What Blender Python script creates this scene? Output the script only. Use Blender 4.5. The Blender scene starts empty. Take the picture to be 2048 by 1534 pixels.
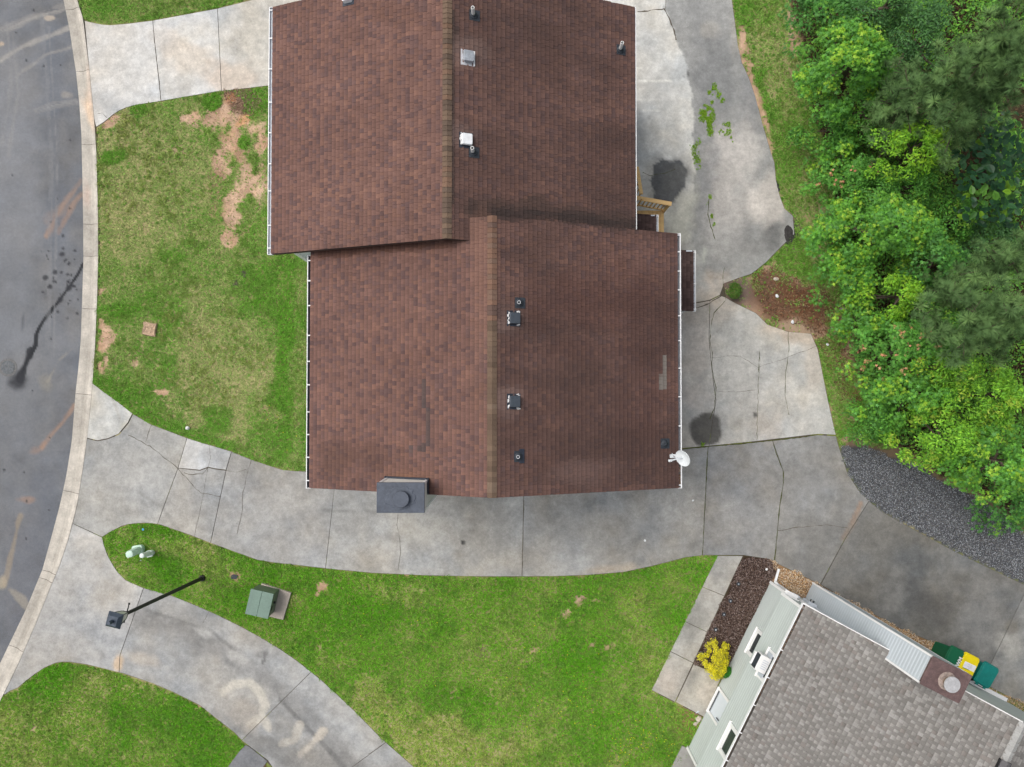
import bpy, math, random
import numpy as np
from mathutils import Vector, Matrix, Euler
from mathutils.geometry import delaunay_2d_cdt

# ------------------------------------------------------------ camera, sky, sun, exposure
S = bpy.context.scene
COL = S.collection
CAM_H, FPX, TILT = 27.0, 2048 * 24 / 36, math.radians(1.175)
cam = bpy.data.objects.new('camera', bpy.data.cameras.new('camera'))
COL.objects.link(cam)
cam.location = (0, 0, CAM_H)
cam.rotation_euler = (TILT, 0, 0)
cam.data.sensor_width, cam.data.lens = 36, 24
cam.data.clip_end = 9000
S.camera = cam

SUN_EL, SUN_AZ = math.radians(56), math.radians(180 - 26)      # the brighter part of the overcast lies to the left
world = bpy.data.worlds.new('World')
S.world = world
world.use_nodes = True
wn = world.node_tree.nodes
wl = world.node_tree.links
bg = wn['Background']
sky = wn.new('ShaderNodeTexSky')
sky.sky_type = 'NISHITA'
sky.sun_disc = False
sky.sun_elevation = SUN_EL
sky.sun_rotation = math.radians(90) - SUN_AZ
sky.dust_density = 6
sky.air_density = 1.0
sky.ozone_density = 1.0
hs = wn.new('ShaderNodeHueSaturation')
hs.inputs['Saturation'].default_value = 0.35
wl.new(sky.outputs[0], hs.inputs['Color'])
wl.new(hs.outputs[0], bg.inputs['Color'])
bg.inputs['Strength'].default_value = 0.12
sd = bpy.data.lights.new('sun', 'SUN')
sd.energy, sd.angle, sd.color = 1.0, math.radians(40), (1.0, 0.96, 0.9)
sun = bpy.data.objects.new('sun', sd)
COL.objects.link(sun)
sdir = Vector((math.cos(SUN_EL) * math.cos(SUN_AZ), math.cos(SUN_EL) * math.sin(SUN_AZ), math.sin(SUN_EL)))
sun.location = sdir * 60
sun.rotation_euler = sdir.to_track_quat('Z', 'Y').to_euler()
S.view_settings.view_transform = 'Standard'
S.view_settings.look = 'None'
S.view_settings.gamma = 1
S.view_settings.exposure = 0.35
S.view_settings.use_curve_mapping = False
S.cycles.use_denoising = True
S.cycles.max_bounces = 6
S.cycles.diffuse_bounces = 3
S.cycles.transparent_max_bounces = 4

rng = np.random.default_rng(7)
random.seed(7)
CT, ST = math.cos(TILT), math.sin(TILT)


def P(u, v, z=0.0):
    """world point at height z that is seen at photo pixel (u, v)"""
    x, y = (u - 1024) / FPX, -(v - 767) / FPX
    d = (x, y * CT + ST, y * ST - CT)
    t = (z - CAM_H) / d[2]
    return Vector((d[0] * t, d[1] * t, z))


def UV(X, Y, Z=0.0):
    """photo pixels of world points"""
    dz = Z - CAM_H
    yc = Y * CT + dz * ST
    zc = -Y * ST + dz * CT
    return 1024 + FPX * X / -zc, 767 - FPX * yc / -zc


# ------------------------------------------------------------ noise, polygons
def _hash(ix, iy, seed):
    h = (ix.astype(np.int64) * 374761393 + iy.astype(np.int64) * 668265263 + seed * 1274126177) & 0xFFFFFFFF
    h = ((h ^ (h >> 13)) * 1274126177) & 0xFFFFFFFF
    return ((h ^ (h >> 16)) & 0xFFFF) / 65535.0


def vnoise(x, y, seed=0):
    ix, iy = np.floor(x), np.floor(y)
    fx, fy = x - ix, y - iy
    fx, fy = fx * fx * (3 - 2 * fx), fy * fy * (3 - 2 * fy)
    a, b = _hash(ix, iy, seed), _hash(ix + 1, iy, seed)
    c, d = _hash(ix, iy + 1, seed), _hash(ix + 1, iy + 1, seed)
    return (a * (1 - fx) + b * fx) * (1 - fy) + (c * (1 - fx) + d * fx) * fy


def fbm(x, y, scale=1.0, octv=4, seed=0):
    """about 0..1, mean 0.5; scale = metres of the largest lump"""
    s, amp, tot = 0.0, 1.0, 0.0
    f = 1.0 / scale
    for k in range(octv):
        s = s + amp * vnoise(x * f + 17.3 * k, y * f - 9.1 * k, seed + k * 13)
        tot += amp
        amp *= 0.55
        f *= 2.03
    return np.clip((s / tot - 0.5) * 1.7 + 0.5, 0, 1)


def inside(poly, x, y):
    poly = np.asarray([(p[0], p[1]) for p in poly], float)
    res = np.zeros(np.shape(x), bool)
    x1, y1 = poly[:, 0], poly[:, 1]
    x2, y2 = np.roll(x1, -1), np.roll(y1, -1)
    for a, b, c, d in zip(x1, y1, x2, y2):
        if b == d:
            continue
        m = (b > y) != (d > y)
        res ^= m & (x < (c - a) * (y - b) / (d - b) + a)
    return res


def clip(poly, p, q, side):
    """part of a polygon on one side of the line p-q"""
    out = []
    nx, ny = -(q[1] - p[1]) * side, (q[0] - p[0]) * side
    dist = [(a[0] - p[0]) * nx + (a[1] - p[1]) * ny for a in poly]
    for i in range(len(poly)):
        a, b, da, db = poly[i], poly[(i + 1) % len(poly)], dist[i], dist[(i + 1) % len(poly)]
        if da >= 0:
            out.append(a)
        if da * db < 0:
            t = da / (da - db)
            out.append((a[0] + (b[0] - a[0]) * t, a[1] + (b[1] - a[1]) * t))
    return out


def split(poly, *lines):
    polys = [poly]
    for (p, q) in lines:
        nxt = []
        for pl in polys:
            for s in (1, -1):
                c = clip(pl, p, q, s)
                if len(c) > 2 and abs(area(c)) > 60:
                    nxt.append(c)
        polys = nxt
    return polys


def area(poly):
    return sum(poly[i][0] * poly[(i + 1) % len(poly)][1] - poly[(i + 1) % len(poly)][0] * poly[i][1] for i in range(len(poly))) / 2


def world_poly(px, z=0.0):
    w = [P(u, v, z) for u, v in px]
    w = [(p.x, p.y) for p in w]
    if area(w) < 0:
        w.reverse()
    return w


def inset(poly, d):
    out, n = [], len(poly)
    for i in range(n):
        a, b, c = Vector(poly[i - 1]), Vector(poly[i]), Vector(poly[(i + 1) % n])
        e1, e2 = (b - a), (c - b)
        if e1.length < 1e-6 or e2.length < 1e-6:
            continue
        e1.normalize(); e2.normalize()
        n1, n2 = Vector((-e1.y, e1.x)), Vector((-e2.y, e2.x))
        k = 1 + n1.dot(n2)
        m = (n1 + n2) / max(k, 0.5)
        out.append((b.x + m.x * d, b.y + m.y * d))
    return out


def densify(poly, step):
    out, n = [], len(poly)
    for i in range(n):
        a, b = poly[i], poly[(i + 1) % n]
        L = math.hypot(b[0] - a[0], b[1] - a[1])
        k = max(1, int(round(L / step)))
        for j in range(k):
            out.append((a[0] + (b[0] - a[0]) * j / k, a[1] + (b[1] - a[1]) * j / k))
    return out


# ------------------------------------------------------------ painting masks in plan
def smooth(t):
    t = np.clip(t, 0, 1)
    return t * t * (3 - 2 * t)


def mask(op, u, v, X, Y):
    kind = op[0]
    nz = op[-1]
    if kind == 'e':                       # ellipse: u v ru rv rot soft noise
        _, u0, v0, ru, rv, rot, soft, nz = op
        c, s = math.cos(math.radians(rot)), math.sin(math.radians(rot))
        du, dv = u - u0, v - v0
        d = np.sqrt(((du * c + dv * s) / ru) ** 2 + ((-du * s + dv * c) / rv) ** 2)
        d = d + nz * (fbm(X, Y, 0.8, 4, int(u0) % 97) - 0.5) * 2
        return smooth((1 + soft - d) / (2 * soft))
    if kind == 'l':                       # stroke: points width soft noise
        _, pts, w, soft, nz = op
        d = np.full(u.shape, 1e9)
        for (a, b), (c, e) in zip(pts[:-1], pts[1:]):
            L2 = (c - a) ** 2 + (e - b) ** 2 + 1e-9
            t = np.clip(((u - a) * (c - a) + (v - b) * (e - b)) / L2, 0, 1)
            d = np.minimum(d, np.hypot(u - a - t * (c - a), v - b - t * (e - b)))
        d = d / w + nz * (fbm(X, Y, 0.6, 4, int(pts[0][0]) % 89) - 0.5) * 2
        return smooth((1 + soft - d) / (2 * soft))
    if kind == 'p':                       # polygon: points jitter(px)
        _, pts, jit = op
        ju = (fbm(X, Y, 0.45, 4, 3) - 0.5) * 2 * jit
        jv = (fbm(X, Y, 0.45, 4, 31) - 0.5) * 2 * jit
        m = inside(pts, u + ju, v + jv).astype(float)
        m += inside(pts, u + ju * 0.6 + jit * .12, v + jv * 0.6)
        m += inside(pts, u + ju * 0.6, v + jv * 0.6 + jit * .12)
        return m / 3


def paint(col, X, Y, ops, z=0.0):
    u, v = UV(X, Y, z)
    for op, c, amt in ops:
        w = (mask(op, u, v, X, Y) * amt)[:, None]
        col = col * (1 - w) + np.asarray(c, float)[None, :] * w
    return col


# ------------------------------------------------------------ objects
MW = {}


def put(o, parent=None, mw=None):
    """link an object at a world transform, under its parent"""
    mw = Matrix.Identity(4) if mw is None else mw
    COL.objects.link(o)
    o.matrix_basis = mw
    if parent is not None:
        o.parent = parent
        o.matrix_parent_inverse = MW[parent].inverted()
    MW[o] = mw
    return o


def tag(o, label=None, cat=None, group=None, kind=None):
    for k, v in (('label', label), ('category', cat), ('group', group), ('kind', kind)):
        if v:
            o[k] = v
    return o


def thing(name, label, cat, loc=(0, 0, 0), rotz=0.0, group=None):
    o = bpy.data.objects.new(name, None)
    o.empty_display_size = 0.2
    put(o, None, Matrix.Translation(loc) @ Matrix.Rotation(rotz, 4, 'Z'))
    return tag(o, label, cat, group)


def mesh_np(name, V, F, col=None, mat=None, smooth_=False):
    """triangles or quads from arrays"""
    V, F = np.asarray(V, np.float32), np.asarray(F, np.int32)
    me = bpy.data.meshes.new(name)
    k = F.shape[1]
    me.vertices.add(len(V))
    me.vertices.foreach_set('co', V.ravel())
    me.loops.add(F.size)
    me.loops.foreach_set('vertex_index', F.ravel())
    me.polygons.add(len(F))
    me.polygons.foreach_set('loop_start', np.arange(0, F.size, k, dtype=np.int32))
    me.polygons.foreach_set('loop_total', np.full(len(F), k, np.int32))
    me.polygons.foreach_set('use_smooth', np.full(len(F), bool(smooth_)))
    me.update(calc_edges=True)
    if col is not None:
        at = me.color_attributes.new('Col', 'FLOAT_COLOR', 'POINT')
        c4 = np.ones((len(V), 4), np.float32)
        c4[:, :3] = col
        at.data.foreach_set('color', c4.ravel())
    if mat:
        me.materials.append(mat)
    return me


def new(name, me, parent=None, mw=None, **tags):
    o = bpy.data.objects.new(name, me)
    put(o, parent, mw)
    o.color = (1, 1, 1, 1)
    return tag(o, **tags)


class MB:
    """collects shapes into one mesh"""

    def __init__(self):
        self.v, self.f = [], []

    def add(self, vs, fs, M=None):
        n = len(self.v)
        self.v += [tuple(M @ Vector(p)) if M else tuple(p) for p in vs]
        self.f += [tuple(i + n for i in f) for f in fs]
        return self

    def box(self, c, s, M=None):
        x, y, z = s[0] / 2, s[1] / 2, s[2] / 2
        vs = [(c[0] + i * x, c[1] + j * y, c[2] + k * z) for k in (-1, 1) for j in (-1, 1) for i in (-1, 1)]
        return self.add(vs, [(0, 2, 3, 1), (4, 5, 7, 6), (0, 1, 5, 4), (2, 6, 7, 3), (0, 4, 6, 2), (1, 3, 7, 5)], M)

    def bar(self, a, b, w, h, up=(0, 0, 1)):
        """box along a-b, w across, h in the up direction"""
        a, b = Vector(a), Vector(b)
        d = (b - a)
        L = d.length
        d.normalize()
        side = d.cross(Vector(up))
        if side.length < 1e-4:
            side = d.cross(Vector((1, 0, 0)))
        side.normalize()
        n = side.cross(d)
        M = Matrix((side, d, n)).transposed().to_4x4()
        M.translation = (a + b) / 2
        return self.box((0, 0, 0), (w, L, h), M)

    def cyl(self, a, b, r0, r1=None, n=12, caps=True):
        a, b = Vector(a), Vector(b)
        r1 = r0 if r1 is None else r1
        d = (b - a).normalized()
        x = d.orthogonal().normalized()
        y = d.cross(x)
        vs = []
        for p, r in ((a, r0), (b, r1)):
            for i in range(n):
                t = 2 * math.pi * i / n
                vs.append(p + x * math.cos(t) * r + y * math.sin(t) * r)
        fs = [(i, (i + 1) % n, n + (i + 1) % n, n + i) for i in range(n)]
        if caps:
            fs += [tuple(range(n - 1, -1, -1)), tuple(range(n, 2 * n))]
        return self.add(vs, fs)

    def tube(self, pts, r, n=8):
        for a, b in zip(pts[:-1], pts[1:]):
            self.cyl(a, b, r, r, n)
        return self

    def prism(self, poly, z0, z1, M=None, top_scale=1.0):
        n = len(poly)
        cx, cy = sum(p[0] for p in poly) / n, sum(p[1] for p in poly) / n
        vs = [(p[0], p[1], z0) for p in poly] + [(cx + (p[0] - cx) * top_scale, cy + (p[1] - cy) * top_scale, z1) for p in poly]
        fs = [(i, (i + 1) % n, n + (i + 1) % n, n + i) for i in range(n)]
        fs += [tuple(range(n - 1, -1, -1)), tuple(range(n, 2 * n))]
        return self.add(vs, fs, M)

    def loft(self, rings, closed=True):
        n = len(rings[0])
        vs = [p for r in rings for p in r]
        fs = []
        for k in range(len(rings) - 1):
            for i in range(n):
                fs.append((k * n + i, k * n + (i + 1) % n, (k + 1) * n + (i + 1) % n, (k + 1) * n + i))
        fs += [tuple(range(n - 1, -1, -1)), tuple(range((len(rings) - 1) * n, len(rings) * n))]
        return self.add(vs, fs)

    def mesh(self, name, mat=None):
        me = bpy.data.meshes.new(name)
        me.from_pydata(self.v, [], self.f)
        if mat:
            me.materials.append(mat)
        return me

    def make(self, name, mat, parent=None, mw=None, bevel=0.0, smooth_=False, **tags):
        me = self.mesh(name, mat)
        o = new(name, me, parent, mw, **tags)
        if smooth_:
            for p in me.polygons:
                p.use_smooth = True
            m = o.modifiers.new('edges', 'EDGE_SPLIT')
            m.split_angle = math.radians(40)
        if bevel:
            b = o.modifiers.new('bevel', 'BEVEL')
            b.width, b.segments, b.limit_method = bevel, 2, 'ANGLE'
        return o


def rrect(w, d, r, n=4):
    """rounded rectangle about the origin"""
    out = []
    for sx, sy, a0 in ((1, 1, 0), (-1, 1, 90), (-1, -1, 180), (1, -1, 270)):
        for k in range(n + 1):
            t = math.radians(a0 + 90 * k / n)
            out.append((sx * (w / 2 - r) + r * math.cos(t), sy * (d / 2 - r) + r * math.sin(t)))
    return out


def circle(r, n=24, rx=None):
    return [(r * math.cos(2 * math.pi * i / n), (rx or r) * math.sin(2 * math.pi * i / n)) for i in range(n)]


def frames(nrm, spin):
    """rotation matrices whose z axis is nrm, spun about it"""
    nrm = nrm / np.linalg.norm(nrm, axis=1, keepdims=True)
    ref = np.where(np.abs(nrm[:, 2:3]) < 0.9, np.array([[0, 0, 1.0]]), np.array([[1.0, 0, 0]]))
    x = np.cross(ref, nrm)
    x /= np.linalg.norm(x, axis=1, keepdims=True)
    y = np.cross(nrm, x)
    c, s = np.cos(spin)[:, None], np.sin(spin)[:, None]
    return np.stack([x * c + y * s, -x * s + y * c, nrm], axis=2)


def scatter(TV, TF, pos, R, scale, col, shade=None):
    """many copies of a small template as one pair of arrays"""
    TV, TF = np.asarray(TV, float), np.asarray(TF, np.int32)
    n, k = len(pos), len(TV)
    sc = scale[:, None, None] if scale.ndim == 1 else scale[:, None, :]
    V = np.einsum('nij,nkj->nki', R, TV[None] * sc) + pos[:, None, :]
    F = TF[None] + (np.arange(n) * k)[:, None, None]
    C = np.repeat(col[:, None, :], k, axis=1)
    if shade is not None:
        C = C * np.asarray(shade)[None, :, None]
    return V.reshape(-1, 3), F.reshape(-1, TF.shape[1]), C.reshape(-1, 3)


def join(parts):
    Vs, Fs, Cs, n = [], [], [], 0
    for V, F, C in parts:
        Vs.append(V); Fs.append(F + n); Cs.append(C)
        n += len(V)
    return np.concatenate(Vs), np.concatenate(Fs), np.concatenate(Cs)


# ------------------------------------------------------------ materials
def material(name, color=(0.5, 0.5, 0.5), rough=0.7, metal=0.0, attr=False, objcol=False, var=(), bump=0.0, bump_scale=60,
             translucent=0.0, spec=0.3, stretch=None, emit=None):
    """var = (scale, amount) brightness noise; attr reads the painted colour; objcol multiplies in the object colour"""
    m = bpy.data.materials.new(name)
    m.use_nodes = True
    nt = m.node_tree
    N, L = nt.nodes, nt.links
    b = N['Principled BSDF']
    b.inputs['Roughness'].default_value = rough
    b.inputs['Metallic'].default_value = metal
    b.inputs['Specular IOR Level'].default_value = spec
    if attr:
        a = N.new('ShaderNodeAttribute')
        a.attribute_name = 'Col'
        c = a.outputs['Color']
        if objcol:
            oi = N.new('ShaderNodeObjectInfo')
            mx = N.new('ShaderNodeMix')
            mx.data_type, mx.blend_type = 'RGBA', 'MULTIPLY'
            mx.inputs[0].default_value = 1
            L.new(c, mx.inputs[6])
            L.new(oi.outputs['Color'], mx.inputs[7])
            c = mx.outputs[2]
    else:
        r = N.new('ShaderNodeRGB')
        r.outputs[0].default_value = (*color, 1)
        c = r.outputs[0]
    g = N.new('ShaderNodeNewGeometry')
    pos = g.outputs['Position']
    if stretch:
        mp = N.new('ShaderNodeMapping')
        mp.inputs['Scale'].default_value = stretch
        L.new(pos, mp.inputs['Vector'])
        pos = mp.outputs[0]
    for sc, am in var:
        nz = N.new('ShaderNodeTexNoise')
        nz.inputs['Scale'].default_value = sc
        nz.inputs['Detail'].default_value = 4
        nz.inputs['Roughness'].default_value = 0.6
        L.new(pos, nz.inputs['Vector'])
        mr = N.new('ShaderNodeMapRange')
        mr.inputs[1].default_value, mr.inputs[2].default_value = 0.25, 0.75
        mr.inputs[3].default_value, mr.inputs[4].default_value = 1 - am, 1 + am
        L.new(nz.outputs[0], mr.inputs[0])
        mx = N.new('ShaderNodeMix')
        mx.data_type, mx.blend_type = 'RGBA', 'MULTIPLY'
        mx.inputs[0].default_value = 1
        L.new(c, mx.inputs[6])
        L.new(mr.outputs[0], mx.inputs[7])
        c = mx.outputs[2]
    L.new(c, b.inputs['Base Color'])
    if bump:
        nz = N.new('ShaderNodeTexNoise')
        nz.inputs['Scale'].default_value = bump_scale
        nz.inputs['Detail'].default_value = 3
        L.new(g.outputs['Position'], nz.inputs['Vector'])
        bp = N.new('ShaderNodeBump')
        bp.inputs['Strength'].default_value = bump
        bp.inputs['Distance'].default_value = 0.01
        L.new(nz.outputs[0], bp.inputs['Height'])
        L.new(bp.outputs[0], b.inputs['Normal'])
    if translucent:
        t = N.new('ShaderNodeBsdfTranslucent')
        L.new(c, t.inputs['Color'])
        ms = N.new('ShaderNodeMixShader')
        ms.inputs[0].default_value = translucent
        L.new(b.outputs[0], ms.inputs[1])
        L.new(t.outputs[0], ms.inputs[2])
        L.new(ms.outputs[0], N['Material Output'].inputs['Surface'])
    return m


M_SOIL = material('soil', attr=True, rough=0.95, var=((5, .14), (40, .22), (160, .2)), bump=.5, bump_scale=50, spec=.1)
M_CONC = material('concrete', attr=True, rough=0.9, var=((.8, .11), (3.2, .15), (12, .13), (50, .18), (180, .2)), bump=.3, bump_scale=120, spec=.2)
M_ASPH = material('asphalt', attr=True, rough=0.9, var=((1.5, .07), (9, .09), (45, .24), (120, .36)), bump=.5, bump_scale=150, spec=.2)
M_GRASS = material('grass_blades', attr=True, rough=0.75, spec=.15, translucent=.2)
M_LEAF = material('leaves', attr=True, rough=0.5, spec=.28, translucent=.3)
M_NEEDLE = material('needles', attr=True, rough=0.6, spec=.2, translucent=.12)
M_STONE = material('stones', attr=True, rough=0.85, var=((25, .15),), spec=.25)
M_SHINGLE = material('asphalt_shingle', attr=True, objcol=True, rough=0.95, var=((1.2, .08), (30, .10), (110, .2)), bump=.3, bump_scale=180, spec=.12)
M_DECKROOF = material('roof_felt', (.06, .045, .04), .95, var=((20, .2),))
M_WHITE = material('white_aluminium', (.80, .81, .82), .45, var=((3, .05), (30, .04)), spec=.4)
M_GUTTER_IN = material('gutter_trough', (.58, .62, .68), .5, var=((4, .12), (25, .1)))
M_DEBRIS = material('gutter_sludge', (.055, .058, .068), .8, var=((6, .3), (40, .3)))
M_LITTER = material('leaf_litter', attr=True, rough=.9, var=((60, .3),))
M_SIDING_W = material('pale_siding', (.62, .65, .68), .6, var=((2, .05), (20, .04)))
M_SAGE = material('sage_siding', (.51, .56, .545), .6, var=((.8, .05), (6, .04), (40, .03)), stretch=(1, 1, 3))
M_TRIM = material('white_trim', (.82, .82, .82), .45, var=((6, .04),), spec=.4)
M_BARK = material('bark', (.11, .085, .065), .95, var=((9, .3), (40, .3)), bump=.6, bump_scale=30)
M_BLACK = material('black_paint', (.016, .016, .017), .5, var=((10, .3),), spec=.4)
M_DARKMETAL = material('dark_sheet_metal', (.075, .088, .115), .5, metal=.15, var=((3, .2), (14, .18), (60, .1)), spec=.4)
M_RUSTMETAL = material('rusty_sheet_metal', (.13, .085, .082), .6, metal=.1, var=((2.5, .25), (8, .3), (40, .2)), spec=.35)
M_GALV = material('weathered_steel', (.62, .63, .66), .45, metal=.3, var=((6, .12), (25, .15)), spec=.4)
M_RUBBER = material('rubber_boot', (.035, .042, .052), .6, var=((15, .3),), spec=.3)
M_PVC = material('white_pvc', (.78, .79, .78), .45, var=((10, .06),), spec=.4)
M_GLASS = material('window_glass', (.05, .06, .065), .08, spec=.6, var=((4, .3),))
M_BLIND = material('window_blind', (.50, .54, .60), .4, spec=.4)
M_WOOD = material('new_pine_boards', (.66, .44, .20), .75, var=((3, .12), (25, .14)), stretch=(1, 6, 1))
M_GREENBOX = material('grey_green_paint', (.16, .235, .195), .5, var=((3, .08), (18, .1)), spec=.35)
M_MINT = material('pale_mint_plastic', (.50, .66, .56), .45, var=((5, .06), (30, .05)), spec=.4)
M_MINTW = material('whitish_plastic', (.68, .76, .72), .45, var=((5, .06),), spec=.4)
M_BIN_G = material('dark_green_plastic', (.004, .115, .05), .45, var=((6, .1),), spec=.4)
M_BIN_Y = material('yellow_plastic', (.85, .68, .004), .4, var=((5, .08), (30, .05)), spec=.4)
M_BIN_T = material('teal_plastic', (.004, .19, .165), .45, var=((5, .14), (25, .1)), spec=.4)
M_DISH = material('pale_grey_enamel', (.68, .72, .74), .45, var=((8, .05),), spec=.4)
M_IRON = material('cast_iron', (.16, .165, .17), .85, var=((20, .35), (70, .3)), bump=.8, bump_scale=40)
M_INK = material('grey_print', (.45, .46, .5), .6)
M_FLASH = material('step_flashing', (.035, .042, .058), .5, metal=.2, var=((10, .2),))
M_CRACK = material('crack_filling', (.105, .09, .07), 1.0, var=((25, .4),), spec=.05)
M_CRACKG = material('mossy_crack_filling', (.075, .085, .03), 1.0, var=((25, .5),), spec=.05)
# ------------------------------------------------------------ outlines, in photo pixels on the ground
KF = [(112, -120), (118, -60), (127, 0), (139, 58), (152.5, 146), (159, 210), (163, 271), (166, 407), (167, 520), (162, 676), (157, 735),
      (151, 788), (144, 880), (133, 950), (120, 1010), (104, 1070), (85, 1139), (52, 1219), (0, 1327), (-40, 1405), (-85, 1490), (-150, 1600)]
KB = [(146, -120), (150, -60), (154, 0), (166, 37), (178, 136), (188, 237), (192.5, 305), (195.6, 420), (196, 520), (194, 600), (190, 690),
      (185, 764), (180, 820), (174.6, 873), (165, 940), (154, 1010), (136, 1080), (120, 1128), (101, 1174), (72, 1245), (38, 1324),
      (7, 1388), (-30, 1462), (-70, 1540), (-120, 1630)]
A_TOP = [(169, 41), (178, 43.5), (190, 46), (205, 49), (220, 50), (240, 48.5), (264, 46), (305, 41), (370, 29), (434, 17), (502, 0), (620, -34)]
A_BOT = [(620, 160), (539, 171), (490, 177), (434, 183), (380, 192), (322, 202), (271, 210), (252, 215), (237, 222), (226, 229), (217, 237), (205, 246), (192, 254)]
M_TOP = [(185, 766), (205, 782), (237, 805), (268, 829), (302, 849), (340, 863), (374, 876), (402, 885), (430, 893), (463, 903), (502, 919), (535, 930), (563, 939), (590, 942), (640, 943), (674, 932)]
M_BOT = [(204, 1074), (222, 1063), (244, 1052), (258, 1048.5), (271, 1047), (290, 1046), (306, 1047), (325, 1051), (348, 1059), (380, 1070), (418, 1085), (470, 1104), (515, 1120), (552, 1126), (592, 1130),
         (651, 1137), (744, 1146), (853, 1151), (961, 1153), (1044, 1153), (1110, 1152.5), (1178, 1150), (1250, 1144), (1300, 1133), (1340, 1123), (1369, 1115), (1405, 1110.5), (1435, 1110.5)]
C_UP = [(204, 1074), (209, 1094), (215, 1110), (223, 1125), (235, 1144), (251, 1160), (268, 1168), (287, 1176), (348, 1193), (392, 1211), (435, 1230), (480, 1252), (522, 1275), (560, 1298), (592, 1320), (640, 1358), (674, 1389), (708, 1421), (763, 1477), (828, 1534), (915, 1620)]
C_LO = [(7, 1390), (20, 1382), (35, 1376), (52, 1362), (70, 1348), (90, 1335), (111, 1326), (125, 1324), (139, 1324), (174, 1329), (205, 1336), (244, 1346), (306, 1367), (348, 1385), (400, 1411), (435, 1439), (470, 1466), (491, 1489)]
PARK_R = [(1462, -120), (1464, 0), (1471, 51), (1476, 91), (1484, 125), (1498, 156), (1511, 193), (1525, 247), (1542, 305), (1549, 325), (1552, 359), (1559, 390), (1569, 417),
          (1586, 432), (1589, 468), (1567, 489), (1531, 526), (1503, 548), (1478, 556), (1448, 567), (1451, 594), (1471, 606), (1512, 626), (1535, 649), (1576, 663), (1622, 667), (1636, 699), (1645, 745), (1654, 790), (1663, 832), (1672, 870)]
R_UP = [(1672, 873), (1677, 891), (1695, 946), (1718, 982), (1738, 1002), (1764, 1023), (1837, 1064), (1928, 1112), (2048, 1169), (2260, 1275)]

KF, KB = np.array(KF, float), np.array(KB, float)


def kerb_pair(v):
    f = np.array([np.interp(v, KF[:, 1], KF[:, 0]), v])
    t = np.array([np.interp(v + 20, KF[:, 1], KF[:, 0]) - np.interp(v - 20, KF[:, 1], KF[:, 0]), 40.0])
    t /= np.hypot(*t)
    n = np.array([t[1], -t[0]])
    s = 28.0
    for _ in range(12):
        q = f + n * s
        s += (np.interp(q[1], KB[:, 1], KB[:, 0]) - q[0]) * n[0] * 0.9
    return f, f + n * s


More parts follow.
